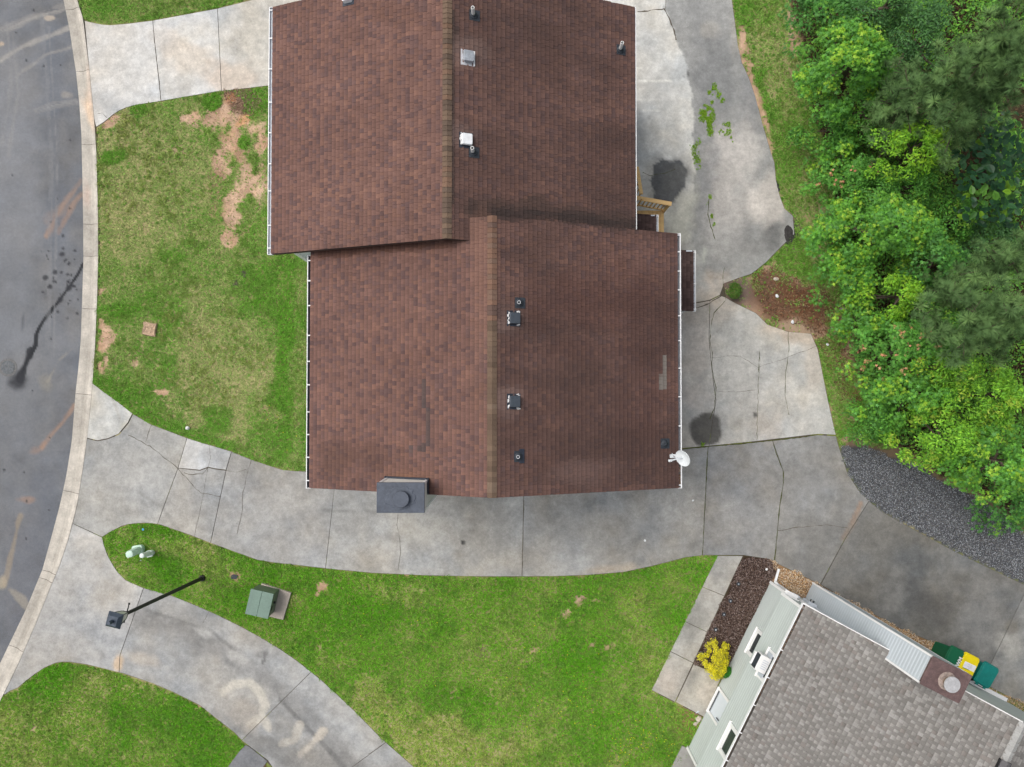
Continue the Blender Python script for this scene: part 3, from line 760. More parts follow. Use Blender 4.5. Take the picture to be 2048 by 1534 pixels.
# ------------------------------------------------------------ concrete
PALE = (.62, .60, .565)
CONC_OPS = [
    # upper left drive
    (('e', 360, 100, 60, 30, 35, .6, .6), (.66, .565, .47), .45), (('e', 470, 155, 50, 26, 0, .6, .6), (.64, .52, .42), .6), (('e', 255, 100, 60, 60, 0, .7, .6), (.66, .65, .63), .5), (('e', 520, 90, 40, 70, 0, .7, .5), (.52, .49, .43), .5),
    # main drive
    (('e', 260, 960, 90, 80, 0, .7, .5), (.40, .40, .395), .5), (('e', 860, 1050, 70, 30, 0, .7, .8), (.44, .44, .42), .5), (('e', 700, 1040, 50, 60, 0, .7, .7), (.30, .30, .295), .5), (('e', 960, 1060, 60, 60, 0, .7, .7), (.285, .285, .28), .5),
    (('e', 540, 1050, 60, 60, 0, .7, .8), (.40, .395, .385), .5), (('e', 470, 1090, 30, 30, 0, .7, .8), (.43, .43, .42), .4), (('e', 1190, 1060, 90, 60, 0, .7, .7), (.34, .34, .335), .4), (('e', 1220, 1140, 50, 10, -4, .7, .6), (.52, .44, .35), .6),
    (('e', 926, 1085, 4.5, 4, 0, .25, .2), (.04, .04, .04), .95), (('l', [(640, 1020), (700, 1024), (752, 1024)], 2, .5, .9), (.18, .18, .18), .5), (('l', [(278, 985), (325, 1016), (356, 1060)], 3, .6, .6), (.22, .22, .21), .35),
    (('l', [(420, 910), (470, 930), (600, 965)], 12, .7, .8), (.30, .295, .28), .4), (('e', 230, 810, 3, 35, -20, .6, .6), (.42, .41, .38), .6), (('e', 250, 850, 14, 8, -40, .6, .4), (.55, .52, .42), .5),
    # back parking area: pale concrete by the wall, smooth dark coat beyond
    (('p', [(1330, -140), (1328, 20), (1345, 52), (1353, 85), (1372, 132), (1382, 185), (1388, 215), (1384, 260), (1388, 320), (1392, 420), (1385, 480), (1420, 560), (1500, 560), (1620, 500), (1600, 300), (1500, 120), (1470, -140)], 6), (.255, .26, .262), .93),
    (('e', 1460, 370, 42, 120, 0, .7, .8), (.42, .40, .385), .75), (('e', 1540, 395, 36, 40, 20, .6, .7), (.50, .465, .44), .7), (('e', 1470, 60, 12, 60, 0, .6, .6), (.36, .345, .32), .7), (('e', 1400, 60, 20, 60, 0, .7, .6), (.22, .225, .23), .6),
    (('e', 1500, 230, 30, 60, -15, .7, .7), (.22, .225, .235), .6), (('e', 1418, 60, 16, 14, 0, .6, .6), (.33, .315, .29), .5), (('e', 1470, 300, 30, 26, 0, .7, .7), (.48, .46, .45), .5), (('e', 1410, 380, 14, 80, 10, .7, .7), (.235, .24, .25), .6), (('e', 1380, 450, 18, 50, 12, .6, .6), (.22, .225, .23), .6),
    (('e', 1440, 160, 46, 60, -10, .7, .9), (.175, .182, .19), .7), (('e', 1500, 190, 26, 50, -20, .7, .9), (.19, .195, .205), .6), (('e', 1475, 330, 30, 60, 10, .7, 1.0), (.50, .48, .465), .6), (('e', 1530, 420, 30, 30, 0, .6, 1.0), (.56, .53, .505), .6), (('e', 1370, 470, 26, 40, 15, .6, .9), (.20, .205, .205), .6), (('e', 1440, 470, 50, 30, 0, .7, 1.0), (.43, .42, .41), .5),
    (('e', 1545, 465, 26, 32, 10, .4, .5), (.115, .118, .122), .85), (('e', 1500, 480, 34, 26, 0, .6, .9), (.19, .19, .19), .6), (('e', 1430, 510, 60, 40, 0, .7, .7), (.27, .275, .27), .6), (('e', 1360, 440, 24, 60, 20, .6, .7), (.47, .47, .41), .6), (('e', 1310, 430, 30, 30, 0, .6, .7), (.40, .41, .37), .6),
    (('e', 1338, 360, 42, 50, 0, .35, .35), (.2, .2, .195), .45), (('p', [(1303, 352), (1310, 330), (1335, 318), (1350, 316), (1366, 322), (1374, 345), (1372, 372), (1352, 402), (1330, 416), (1306, 404), (1304, 380)], 7), (.07, .075, .085), .9), (('e', 1345, 350, 20, 24, 0, .8, .9), (.13, .13, .125), .5),
    (('e', 1408, 510, 4, 14, 6, .4, .3), (.44, .45, .41), .7), (('e', 1285, 60, 20, 80, 0, .6, .6), (.38, .385, .385), .5), (('e', 1300, 180, 34, 60, 0, .7, .8), (.40, .40, .395), .5),
    (('l', [(1270, 136), (1350, 134)], 1.2, .5, .5), (.7, .7, .67), .6), (('l', [(1270, 163), (1345, 161)], 1.2, .5, .5), (.7, .7, .67), .6), (('l', [(1270, 199), (1330, 198)], 1.2, .5, .5), (.7, .7, .67), .6), (('l', [(1272, 223), (1320, 221)], 1.2, .5, .5), (.68, .68, .65), .5),
    (('e', 1375, 147, 2.6, 3, 0, .3, .2), (.07, .07, .07), .9), (('e', 1366, 152, 2, 2, 0, .3, .2), (.07, .07, .07), .9), (('e', 1348, 176, 1.8, 2.2, 0, .3, .2), (.1, .1, .1), .9),
    (('e', 1415, 600, 50, 40, 0, .6, .7), (.47, .40, .335), .7), (('e', 1600, 668, 60, 18, 15, .5, .6), (.48, .40, .33), .7), (('e', 1625, 720, 20, 60, 0, .6, .7), (.46, .41, .36), .6), (('e', 1385, 700, 30, 80, 0, .6, .7), (.50, .455, .42), .6),
    (('e', 1470, 690, 40, 50, 0, .6, .7), (.33, .335, .33), .5), (('e', 1480, 760, 60, 60, 0, .7, .9), (.52, .515, .50), .6), (('e', 1500, 800, 30, 40, 0, .6, .9), (.34, .335, .325), .6), (('e', 1450, 640, 50, 25, 20, .6, .7), (.32, .325, .32), .5), (('e', 1530, 850, 36, 40, 0, .6, .7), (.40, .355, .31), .5),
    (('e', 1510, 830, 5, 6, 0, .4, .3), (.07, .07, .07), .85), (('e', 1412, 856, 36, 36, 0, .5, .5), (.2, .19, .18), .35), (('e', 1411, 858, 29, 28, 0, .14, .3), (.085, .082, .078), .92), (('e', 1402, 866, 14, 12, 0, .8, .9), (.15, .145, .13), .5), (('e', 1380, 760, 16, 14, 0, .6, .6), (.6, .58, .54), .5),
    # right end
    (('e', 1500, 1040, 60, 30, 20, .6, .9), (.40, .40, .40), .4), (('e', 1600, 960, 60, 50, 0, .7, .7), (.25, .25, .25), .5), (('e', 1640, 1090, 80, 70, 0, .8, .7), (.20, .20, .195), .8), (('e', 1660, 900, 22, 30, 0, .6, .6), (.24, .24, .24), .5),
    (('l', [(1722, 1006), (1706, 1042), (1688, 1078)], 5, .5, .5), (.36, .255, .19), .8), (('l', [(1700, 1060), (1672, 1120), (1650, 1170)], 7, .7, .6), (.24, .235, .22), .6), (('e', 1785, 1180, 22, 40, 25, .5, .7), (.24, .24, .235), .7),
    (('e', 1960, 1230, 50, 60, 20, .7, .7), (.27, .27, .265), .7), (('e', 2030, 1290, 30, 40, 0, .6, .7), (.38, .375, .355), .8), (('e', 2020, 1255, 14, 14, 0, .4, .5), (.19, .18, .16), .8), (('e', 1850, 1210, 60, 30, 25, .7, .7), (.10, .10, .10), .6), (('e', 1760, 1085, 60, 40, 30, .7, .7), (.17, .17, .165), .5),
    # lower left drive
    (('e', 90, 1240, 70, 90, 0, .7, .6), (.46, .455, .445), .5), (('e', 235, 1325, 8, 14, 10, .5, .5), (.62, .45, .29), .7), (('e', 290, 1320, 40, 12, 15, .6, .6), (.50, .44, .37), .5),
    (('l', [(270, 1230), (350, 1250), (440, 1300), (520, 1350), (600, 1420), (680, 1500), (740, 1580)], 18, .7, .5), (.235, .235, .235), .6), (('l', [(290, 1220), (420, 1260), (480, 1310)], 3, .6, .6), (.16, .16, .16), .5), (('l', [(560, 1400), (640, 1480), (700, 1550)], 4, .6, .6), (.13, .13, .13), .6),
    (('e', 470, 1310, 28, 9, 35, .5, .9), (.52, .515, .50), .6), (('e', 400, 1260, 20, 8, 20, .5, .9), (.50, .50, .49), .5), (('l', [(450, 1380), (470, 1367), (500, 1366), (520, 1385), (530, 1410), (524, 1432), (500, 1450)], 7.5, .25, .35), (.58, .555, .50), .85),
    (('e', 447, 1385, 8, 10, 0, .3, .4), (.58, .555, .50), .8), (('e', 533, 1447, 9, 16, -20, .3, .4), (.58, .555, .50), .8), (('l', [(600, 1510), (622, 1490), (646, 1462)], 8, .3, .4), (.60, .55, .48), .8), (('l', [(560, 1490), (590, 1480), (600, 1450)], 7, .4, .6), (.52, .49, .44), .7),
    (('e', 480, 1430, 40, 26, 30, .6, .6), (.40, .355, .30), .5), (('e', 540, 1500, 70, 26, 25, .6, .6), (.17, .17, .168), .7), (('e', 650, 1540, 70, 40, 0, .6, .6), (.2, .2, .2), .6), (('l', [(532, 1302), (530, 1318), (524, 1328)], 2.6, .4, .3), (.1, .1, .1), .7), (('e', 522, 1308, 12, 8, 0, .5, .5), (.2, .2, .2), .6),
    # walk
    (('e', 1385, 1235, 26, 40, 25, .6, .7), (.235, .235, .225), .7), (('e', 1410, 1160, 20, 18, 25, .6, .6), (.44, .42, .38), .5), (('e', 1340, 1360, 26, 26, 0, .6, .6), (.45, .40, .355), .6), (('e', 1385, 1350, 16, 24, 30, .5, .5), (.22, .22, .21), .6), (('e', 1420, 1390, 26, 26, 30, .5, .5), (.50, .46, .41), .6),
]


def pad(name, slabs, base_px, z=.03, cell=.085, gain=.86, **tags):
    """a paved area: dark bedding with the slabs lying on it, open joints between"""
    bed = MB()
    bp = world_poly(base_px, .006)
    vs, _, fs, _, _, _ = delaunay_2d_cdt([Vector(p) for p in bp], [(i, (i + 1) % len(bp)) for i in range(len(bp))], [], 1, 1e-5)
    bed.add([(p.x, p.y, .006) for p in vs], [tuple(f) for f in fs])
    o = bed.make(name, M_CRACK, kind='structure', **tags)
    for px, tone in slabs:
        sheet('slab', inset(world_poly(px, z), .011), z + r2.uniform(-.003, .003), M_CONC, tone, CONC_OPS, cell, .05, o, gain)
    return o


def crack(parent, pts, w=.02, z=.0345, mat=None, wob=.05):
    pw = [P(u, v, z) for u, v in pts]
    path = []
    for a, b in zip(pw[:-1], pw[1:]):
        k = max(2, int((b - a).length / .12))
        for j in range(k):
            path.append(a.lerp(b, j / k))
    path.append(pw[-1])
    mb, L, Rr = MB(), [], []
    for i, p in enumerate(path):
        d = (path[min(i + 1, len(path) - 1)] - path[max(i - 1, 0)]).normalized()
        s = Vector((-d.y, d.x, 0))
        off = (vnoise(np.array([i * .7]), np.array([p.x * 3]), 4)[0] - .5) * wob
        ww = w * .75 * (.25 + 1.2 * r2.random()) / 2
        L.append(p + s * (off + ww)); Rr.append(p + s * (off - ww))
    n = len(L)
    mb.add(L + Rr, [(i, i + 1, n + i + 1, n + i) for i in range(n - 1)])
    mb.make('crack', mat or M_CRACK, parent)


g1, g2, g3 = (.545, .54, .525), (.355, .355, .345), (.335, .335, .33)
drive_a = pad('driveway', [(p, c) for p, c in zip(split(A_TOP + A_BOT + [(188, 237), (178, 136)], ((305, 41), (322, 202)), ((435, 17), (443, 183))), ((.60, .595, .585), (.57, .565, .55), (.55, .54, .515), (.55, .54, .515)))],
              A_TOP + A_BOT + [(188, 237), (178, 136)], gain=.86)
crack(drive_a, [(307, 41), (308, 75), (311, 110), (318, 150), (321, 202)], .02)
crack(drive_a, [(195, 228), (205, 226), (214, 235)], .02)

apron_patch = [(185, 766), (205, 782), (237, 805), (265, 827), (256, 845), (237, 868), (215, 877), (195, 881), (174, 876), (180, 820)]
entrance = [(174, 877), (195, 882), (215, 878), (238, 869), (257, 846), (266, 828)] + M_TOP[4:7] + [(356, 936), (325, 1020), (315, 1048.5)] + [p for p in M_BOT[6::-1]] + [(145, 1047), (154, 1010), (165, 940)]
pale_patch = [(374, 876), (402, 885), (430, 893), (463, 903), (452, 940), (430, 937), (416, 934), (400, 940), (356, 936)]
left_mid = [(356, 936), (400, 941), (416, 935), (430, 938), (452, 941), (421, 1086)] + [(380, 1070), (348, 1059), (325, 1051), (315, 1048)] + [(325, 1020)]
mid = [(463, 903)] + M_TOP[10:] + [(651, 1137)] + M_BOT[14:10:-1] + [(421, 1086), (452, 941)]
mid3 = [(674, 926), (1049, 926)] + M_BOT[19:14:-1]
mid4 = [(1049, 926), (1280, 926), (1280, 897), (1330, 901), (1358, 899), (1416, 893), (1405, 1110.5)] + M_BOT[25:18:-1]
right5 = [(1416, 893), (1508, 885), (1545, 881), (1566, 940), (1567, 965), (1560, 1010), (1556, 1050), (1549, 1122), (1537, 1118), (1487, 1110.5), (1435, 1110.5), (1405, 1110.5)]
right6 = [(1545, 881), (1636, 870), (1672, 872)] + R_UP[1:5] + [(1690, 1078), (1640, 1170), (1626, 1162), (1558, 1129), (1549, 1122), (1556, 1050), (1560, 1010), (1567, 965), (1566, 940)]
main_base = [(185, 766)] + M_TOP[1:] + [(674, 926), (1280, 926), (1280, 897), (1330, 901), (1416, 893), (1545, 881), (1672, 872)] + R_UP[1:5] + [(1640, 1170), (1626, 1162), (1558, 1129), (1537, 1118), (1487, 1110.5)] + M_BOT[::-1] + [(145, 1047), (165, 940)]
drive_m = pad('driveway', [(apron_patch, (.60, .59, .555)), (entrance, g2), (pale_patch, (.50, .505, .51)), (left_mid, (.34, .34, .335)), (mid, (.355, .35, .34)), (mid3, (.375, .372, .36)), (mid4, (.345, .345, .34)), (right5, (.30, .30, .30)), (right6, (.285, .285, .283))], main_base)
crack(drive_m, [(256, 870), (276, 880), (300, 893), (335, 920), (356, 938), (380, 965), (402, 987), (420, 988), (440, 993)], .028)
crack(drive_m, [(302, 850), (296, 870), (291, 884)], .018)
crack(drive_m, [(368, 946), (385, 949), (405, 948), (416, 936)], .03)
crack(drive_m, [(416, 935), (407, 985), (398, 1030), (388, 1074)], .014, wob=.02)
crack(drive_m, [(418, 890), (422, 915), (416, 935)], .012)
crack(drive_m, [(452, 941), (475, 944), (492, 938)], .018)
crack(drive_m, [(502, 919), (495, 945), (486, 985), (484, 1020), (474, 1068)], .016)
crack(drive_m, [(796, 1028), (794, 1050), (800, 1080), (801, 1110), (796, 1140)], .018)
crack(drive_m, [(1285, 1103), (1300, 1118), (1303, 1130)], .016)
crack(drive_m, [(1556, 1062), (1585, 1056), (1620, 1052), (1655, 1050), (1695, 1056)], .026)
crack(drive_m, [(1545, 881), (1552, 905), (1566, 940), (1567, 965), (1560, 1010), (1556, 1050), (1549, 1122)], .05, mat=M_CRACKG, wob=.03)
crack(drive_m, [(1416, 893), (1411, 990), (1405, 1110)], .045, mat=M_CRACKG, wob=.02)
crack(drive_m, [(1358, 899), (1416, 893), (1508, 885), (1600, 875), (1636, 869)], .055, mat=M_CRACKG, wob=.03)
crack(drive_m, [(1048, 1000), (1046, 1070), (1044, 1153)], .035, mat=M_CRACK, wob=.02)

park_l = [(1200, -120), (1462, -120)] + PARK_R[1:20] + [(1440, 590), (1420, 600), (1280, 626), (1275, 560), (1207, 545)]
park_m = [(1280, 627), (1420, 601), (1418, 680), (1426, 760), (1432, 800), (1418, 892), (1358, 897), (1280, 895)]
park_r = [(1420, 601), (1440, 591), (1450, 594)] + PARK_R[21:] + [(1636, 868), (1508, 883), (1418, 892), (1432, 800), (1426, 760), (1418, 680)]
parking = pad('parking_area', [(park_l, (.51, .51, .495)), (park_m, (.44, .425, .405)), (park_r, (.43, .425, .41))], [(1200, -120), (1462, -120)] + PARK_R[1:] + [(1508, 884), (1416, 892), (1280, 896), (1275, 560), (1207, 545)], gain=1.05)
crack(parking, [(1363, 622), (1395, 616), (1420, 606), (1438, 594), (1448, 588)], .05)
crack(parking, [(1448, 535), (1446, 570), (1452, 600), (1444, 610), (1428, 625), (1424, 640), (1420, 680), (1424, 705), (1424, 740), (1432, 775), (1430, 810), (1420, 838)], .035, mat=M_CRACKG)
crack(parking, [(1275, 24), (1310, 20), (1328, 18), (1338, 36), (1348, 60), (1352, 80)], .06)
crack(parking, [(1516, 745), (1520, 700), (1516, 640), (1512, 880)][:2] + [(1516, 790), (1514, 880)], .02, mat=M_CRACKG)
crack(parking, [(1576, 663), (1578, 700), (1572, 740), (1570, 790), (1578, 830)], .025, mat=M_CRACKG)
crack(parking, [(1424, 716), (1450, 712), (1480, 712), (1516, 735), (1560, 720), (1600, 705), (1640, 690)], .018)
crack(parking, [(1432, 782), (1470, 784), (1514, 780)], .014)
crack(parking, [(1330, 20), (1332, 0), (1330, -60)], .03)
crack(parking, [(1418, 395), (1416, 430), (1424, 460), (1430, 478)], .04, mat=M_CRACKG)
crack(parking, [(1285, 345), (1300, 352), (1330, 346), (1350, 338)], .03, mat=M_CRACKG)

right_low = R_UP[4:] + [(2260, 1520), (2048, 1408), (1920, 1345), (1895, 1297), (1800, 1257), (1700, 1203), (1641, 1170), (1690, 1078)]
drive_r = pad('driveway', [(p, c) for p, c in zip(split(right_low, ((2048, 1190), (2000, 1290))), ((.185, .185, .18), (.26, .26, .25), (.25, .25, .24)))], right_low)

apron_low = [(145, 1047), (204, 1074.5)] + C_UP[1:8] + [(240, 1310), (238, 1345)] + C_LO[9::-1] + [(38, 1324), (72, 1245), (101, 1174), (120, 1128), (136, 1080)]
c_main = C_UP[7:] + [(560, 1620), (545, 1535), (536, 1521), (498, 1492), (491, 1489)] + C_LO[:10:-1] + [(238, 1345), (240, 1310)]
c_sl = split(c_main, ((616, 1350), (540, 1425)), ((770, 1486), (690, 1545)))
drive_c = pad('driveway', [(apron_low, (.44, .437, .43))] + [(p, (.37, .368, .36)) for p in c_sl], [(145, 1047)] + C_UP + [(560, 1620), (545, 1535), (498, 1492), (491, 1489)] + C_LO[::-1] + [(38, 1324), (101, 1174)])
crack(drive_c, [(418, 1222), (412, 1236), (406, 1247)], .016)
crack(drive_c, [(737, 1509), (752, 1497), (770, 1486)], .016)

walk_px = [(1435, 1111.5), (1486, 1111.5), (1386, 1327), (1350, 1404), (1303, 1380)]
pad_px = [(1387.5, 1328), (1443, 1354), (1408, 1434), (1351, 1404)]
walk_sl = split(walk_px, ((1405, 1174), (1449, 1192)), ((1372, 1244), (1414, 1264)), ((1341, 1303), (1381, 1323)))
pad('path', [(p, (.36, .348, .325)) for p in walk_sl] + [(pad_px, (.40, .385, .355))], [(1435, 1111), (1487, 1111), (1387, 1327), (1443, 1353), (1408, 1435), (1303, 1381)], gain=1.0)
side_px = [(491, 1489.5), (498, 1492.5), (535, 1522), (522, 1543), (480, 1610), (425, 1585), (455, 1534), (478, 1503)]
pad('path', [(side_px, (.20, .2, .205))], side_px)
side_bed = [(537, 1523), (548, 1536), (560, 1620), (490, 1620), (524, 1544)]

# ------------------------------------------------------------ grass, gravel, mulch, pebbles
LAWNS = [
    [(156, -140), (156, 0), (168, 37)] + [(u, v - 1.5) for u, v in A_TOP[1:]] + [(640, -140)],
    [(196, 256)] + [(u, v + 1.5) for u, v in A_BOT[-2::-1]] + [(646, 164), (646, 545), (711, 545), (711, 924), (676, 930)] + [(u, v - 1.5) for u, v in M_TOP[-2::-1]] + [(u + 1, v) for u, v in KB[11:5:-1]],
    [(u, v + 1) for u, v in M_BOT] + [(1303, 1382), (1350, 1406), (1408, 1436), (1376, 1500), (1310, 1640), (930, 1620)] + [(u + 1, v - 1) for u, v in C_UP[:0:-1]],
    [(u, v + 2) for u, v in C_LO] + [(478, 1503), (455, 1534), (425, 1585), (400, 1640), (-150, 1660), (-70, 1540), (-30, 1462)],
    [(u + 1, v) for u, v in PARK_R] + [(1680, 890), (1720, 890), (1775, 900), (1790, 890), (1800, 700), (1740, 500), (1720, 250), (1680, -140)],
]
blades, weeds = [], []
TUFT = []
for k in range(3):
    q = np.random.default_rng(k)
    tv = []
    for i in range(4):
        t = i * math.pi / 2 + q.uniform(-.6, .6)
        r, h = q.uniform(.028, .06), q.uniform(.02, .05)
        w = q.uniform(.008, .012)
        c, s = math.cos(t), math.sin(t)
        tv += [(-s * w + c * .004, c * w + s * .004, 0.0), (s * w + c * .004, -c * w + s * .004, 0.0), (c * r, s * r, h)]
    TUFT.append((tv, [(3 * i, 3 * i + 1, 3 * i + 2) for i in range(4)]))
ROS = ([(0, 0, .03)] + [(math.cos(t) * r, math.sin(t) * r, z) for i in range(5) for t, r, z in ((i * 1.2566 - .4, .03, .034), (i * 1.2566, .055, .022), (i * 1.2566 + .4, .03, .034))],
       [(0, 1 + 3 * i, 2 + 3 * i) for i in range(5)] + [(0, 2 + 3 * i, 3 + 3 * i) for i in range(5)])
for li, lawn in enumerate(LAWNS):
    wp = world_poly(lawn)
    xs, ys = zip(*wp)
    A = abs(area(wp))
    n = int(A * (620 if li < 4 else 520) * (max(xs) - min(xs)) * (max(ys) - min(ys)) / A)
    X, Y = rng.uniform(min(xs), max(xs), n), rng.uniform(min(ys), max(ys), n)
    m = inside(wp, X, Y)
    X, Y = X[m], Y[m]
    u, v = UV(X, Y)
    m = (u > -90) & (u < 2140) & (v > -90) & (v < 1620)
    X, Y, u, v = X[m], Y[m], u[m], v[m]
    st = lawn_state(X, Y)
    m = rng.random(len(X)) > st[:, 1] * .93 + .02
    for q in (GRAVEL, MULCH, WOODS):
        m &= ~(inside(q, u, v))
    X, Y, st = X[m], Y[m], st[m]
    n = len(X)
    dry = np.clip(st[:, 0] * .74 - .05 + rng.normal(0, .22, n), 0, 1)[:, None]
    lush = np.clip(st[:, 2] + rng.normal(0, .15, n), 0, 1)[:, None]
    col = np.array([.225, .43, .075]) * (1 - dry) + np.array([.54, .52, .25]) * dry
    col = col * (1 - lush * .85) + np.array([.15, .385, .032]) * lush * .85
    if li in (2, 3):
        col = col * np.array([.80, .97, .47])
    col = col * rng.uniform(.62, 1.35, (n, 1))
    sc = rng.uniform(.7, 1.25, n) * (1 + .35 * lush[:, 0])
    R = frames(np.tile([[0, 0, 1.0]], (n, 1)) + rng.normal(0, .12, (n, 3)), rng.uniform(0, 6.28, n))
    pos = np.stack([X, Y, np.full(n, .004)], 1)
    kk = rng.integers(0, 3, n)
    for k in range(3):
        s = kk == k
        blades.append(scatter(TUFT[k][0], TUFT[k][1], pos[s], R[s], sc[s], col[s]))
    s = rng.random(n) < .012 + .05 * np.clip(st[:, 2] - .3, 0, 1)
    if li == 4:
        s |= rng.random(n) < .05
    wc = np.array([.12, .29, .035]) * rng.uniform(.7, 1.3, (s.sum(), 1))
    weeds.append(scatter(ROS[0], ROS[1], pos[s], R[s], rng.uniform(.6, 1.4, s.sum()), wc))
V, F, C = join(blades)
new('grass', mesh_np('grass', V, F, C, M_GRASS), kind='stuff')
V, F, C = join(weeds)
new('clover', mesh_np('clover', V, F, C, M_GRASS), kind='stuff')

# coarser tussocks in the rank spots, and small yellow flowers by the grey house
wp = world_poly(LAWNS[2])
tus = []
for li in range(5):
    wp = world_poly(LAWNS[li])
    xs, ys = zip(*wp)
    n = int(26 * (max(xs) - min(xs)) * (max(ys) - min(ys)))
    X, Y = rng.uniform(min(xs), max(xs), n), rng.uniform(min(ys), max(ys), n)
    m = inside(wp, X, Y)
    X, Y = X[m], Y[m]
    st = lawn_state(X, Y)
    m = (st[:, 1] < .3) & (fbm(X, Y, .9, 3, 33) > .5) & ~inside(WOODS, *UV(X, Y)) & ~inside(GRAVEL, *UV(X, Y))
    X, Y, st = X[m], Y[m], st[m]
    n = len(X)
    for k in range(4):
        col = (np.array([[.17, .36, .05]]) * (1 - st[:, :1]) + np.array([[.36, .42, .12]]) * st[:, :1]) * rng.uniform(.6, 1.15, (n, 1))
        pos = np.stack([X + rng.normal(0, .035, n), Y + rng.normal(0, .035, n), np.full(n, .01)], 1)
        tus.append(scatter(TUFT[k % 3][0], TUFT[k % 3][1], pos, frames(np.tile([[0, 0, 1.0]], (n, 1)) + rng.normal(0, .2, (n, 3)), rng.uniform(0, 6.28, n)), rng.uniform(1.2, 2.1, n), col))
V, F, C = join(tus)
new('tall_grass', mesh_np('tall_grass', V, F, C, M_GRASS), kind='stuff')
FLO = ([(0, 0, .0)] + [(math.cos(i * 1.047), math.sin(i * 1.047), .1) for i in range(6)], [(0, i + 1, (i + 1) % 6 + 1) for i in range(6)])
X, Y = [], []
for u0, v0, ru, rv, n in ((1290, 1480, 70, 50, 120), (1150, 1400, 120, 60, 50), (1060, 1330, 120, 70, 30), (560, 900, 60, 60, 8), (870, 1220, 200, 60, 25)):
    for _ in range(n):
        p = P(r2.gauss(u0, ru * .6), r2.gauss(v0, rv * .6), 0)
        X.append(p.x); Y.append(p.y)
X, Y = np.array(X), np.array(Y)
m = inside(world_poly(LAWNS[2]), X, Y) | inside(world_poly(LAWNS[1]), X, Y)
X, Y = X[m], Y[m]
n = len(X)
V, F, C = scatter(FLO[0], FLO[1], np.stack([X, Y, np.full(n, .075)], 1), frames(np.tile([[0, 0, 1.0]], (n, 1)) + rng.normal(0, .2, (n, 3)), rng.uniform(0, 6, n)), rng.uniform(.009, .019, n), np.tile([[.72, .62, .03]], (n, 1)))
new('dandelions', mesh_np('dandelions', V, F, C, M_GRASS), kind='stuff')

OCT = ([(1, 0, 0), (0, .8, 0), (-.9, 0, .1), (0, -.85, 0), (.1, 0, .6), (0, 0, -.5)], [(0, 1, 4), (1, 2, 4), (2, 3, 4), (3, 0, 4), (1, 0, 5), (2, 1, 5), (3, 2, 5), (0, 3, 5)])
CHIP = ([(-1, -.25, 0), (1, -.2, .05), (.9, .25, 0), (-.8, .3, .1), (0, 0, .3)], [(0, 1, 4), (1, 2, 4), (2, 3, 4), (3, 0, 4)])


def strew(name, px, per_m2, size, colours, tmpl, mat, flat=.4, z=.015, extra=None):
    wp = world_poly(px)
    xs, ys = zip(*wp)
    n = int(per_m2 * (max(xs) - min(xs)) * (max(ys) - min(ys)))
    X, Y = rng.uniform(min(xs), max(xs), n), rng.uniform(min(ys), max(ys), n)
    ju, jv = (fbm(X, Y, .4, 3, 5) - .5) * .25, (fbm(X, Y, .4, 3, 6) - .5) * .25
    m = inside(wp, X + ju, Y + jv)
    if extra is not None:
        m &= extra(X, Y)
    X, Y = X[m], Y[m]
    n = len(X)
    cs = np.array(colours)[rng.integers(0, len(colours), n)] * rng.uniform(.75, 1.25, (n, 1))
    R = frames(np.stack([rng.normal(0, flat, n), rng.normal(0, flat, n), np.ones(n)], 1), rng.uniform(0, 6.28, n))
    V, F, C = scatter(tmpl[0], tmpl[1], np.stack([X, Y, rng.uniform(z, z + .025, n)], 1), R, rng.uniform(size * .55, size * 1.25, n), cs)
    return new(name, mesh_np(name, V, F, C, mat), kind='stuff')


strew('gravel', GRAVEL, 1500, .021, [(.10, .11, .125), (.16, .17, .19), (.25, .265, .285), (.075, .08, .09), (.14, .15, .17), (.38, .40, .43), (.17, .16, .15)], OCT, M_STONE)
strew('mulch', MULCH, 1300, .032, [(.085, .055, .045), (.125, .085, .074), (.06, .04, .034), (.19, .14, .125), (.14, .088, .065), (.30, .24, .22)], CHIP, M_STONE, .5)
strew('pebbles', PEBBLE, 1700, .021, [(.52, .31, .14), (.66, .44, .22), (.74, .58, .40), (.42, .23, .10), (.55, .50, .42), (.30, .22, .14), (.65, .58, .48)], OCT, M_STONE)
strew('pebbles', [(1900, 1298), (1925, 1346), (2048, 1407), (2200, 1482), (2200, 1506), (2048, 1424), (1905, 1352)], 1500, .021, [(.52, .31, .14), (.66, .44, .22), (.74, .58, .40), (.55, .50, .42), (.30, .22, .14)], OCT, M_STONE)
strew('mulch', side_bed, 900, .032, [(.20, .10, .05), (.26, .14, .075), (.14, .07, .04)], CHIP, M_STONE, .5)
strew('dead_leaves', [(1505, 548), (1545, 530), (1600, 555), (1650, 570), (1690, 640), (1715, 740), (1725, 830), (1680, 800), (1640, 690), (1600, 650), (1530, 630), (1510, 590)], 260, .045,
      [(.17, .075, .04), (.24, .115, .06), (.11, .06, .035), (.30, .19, .11), (.13, .10, .06)], CHIP, M_STONE, .5)
strew('dead_leaves', WOODS, 120, .055, [(.12, .07, .04), (.17, .11, .06), (.08, .05, .03)], CHIP, M_STONE, .5)
def bare_spot(X, Y):
    return lawn_state(X, Y)[:, 1] > rng.uniform(.35, .9, len(X))


strew('clods', [(p[0], p[1]) for p in LAWNS[1]], 420, .022, [(.50, .35, .24), (.62, .46, .33), (.36, .24, .16), (.30, .20, .13), (.55, .36, .20), (.26, .28, .09)], CHIP, M_STONE, .5, .0, bare_spot)
strew('dead_leaves', [(448, 180), (505, 176), (525, 205), (500, 235), (470, 228), (455, 205)], 800, .032, [(.20, .125, .085), (.27, .17, .12), (.15, .09, .06), (.34, .24, .17)], CHIP, M_STONE, .5)
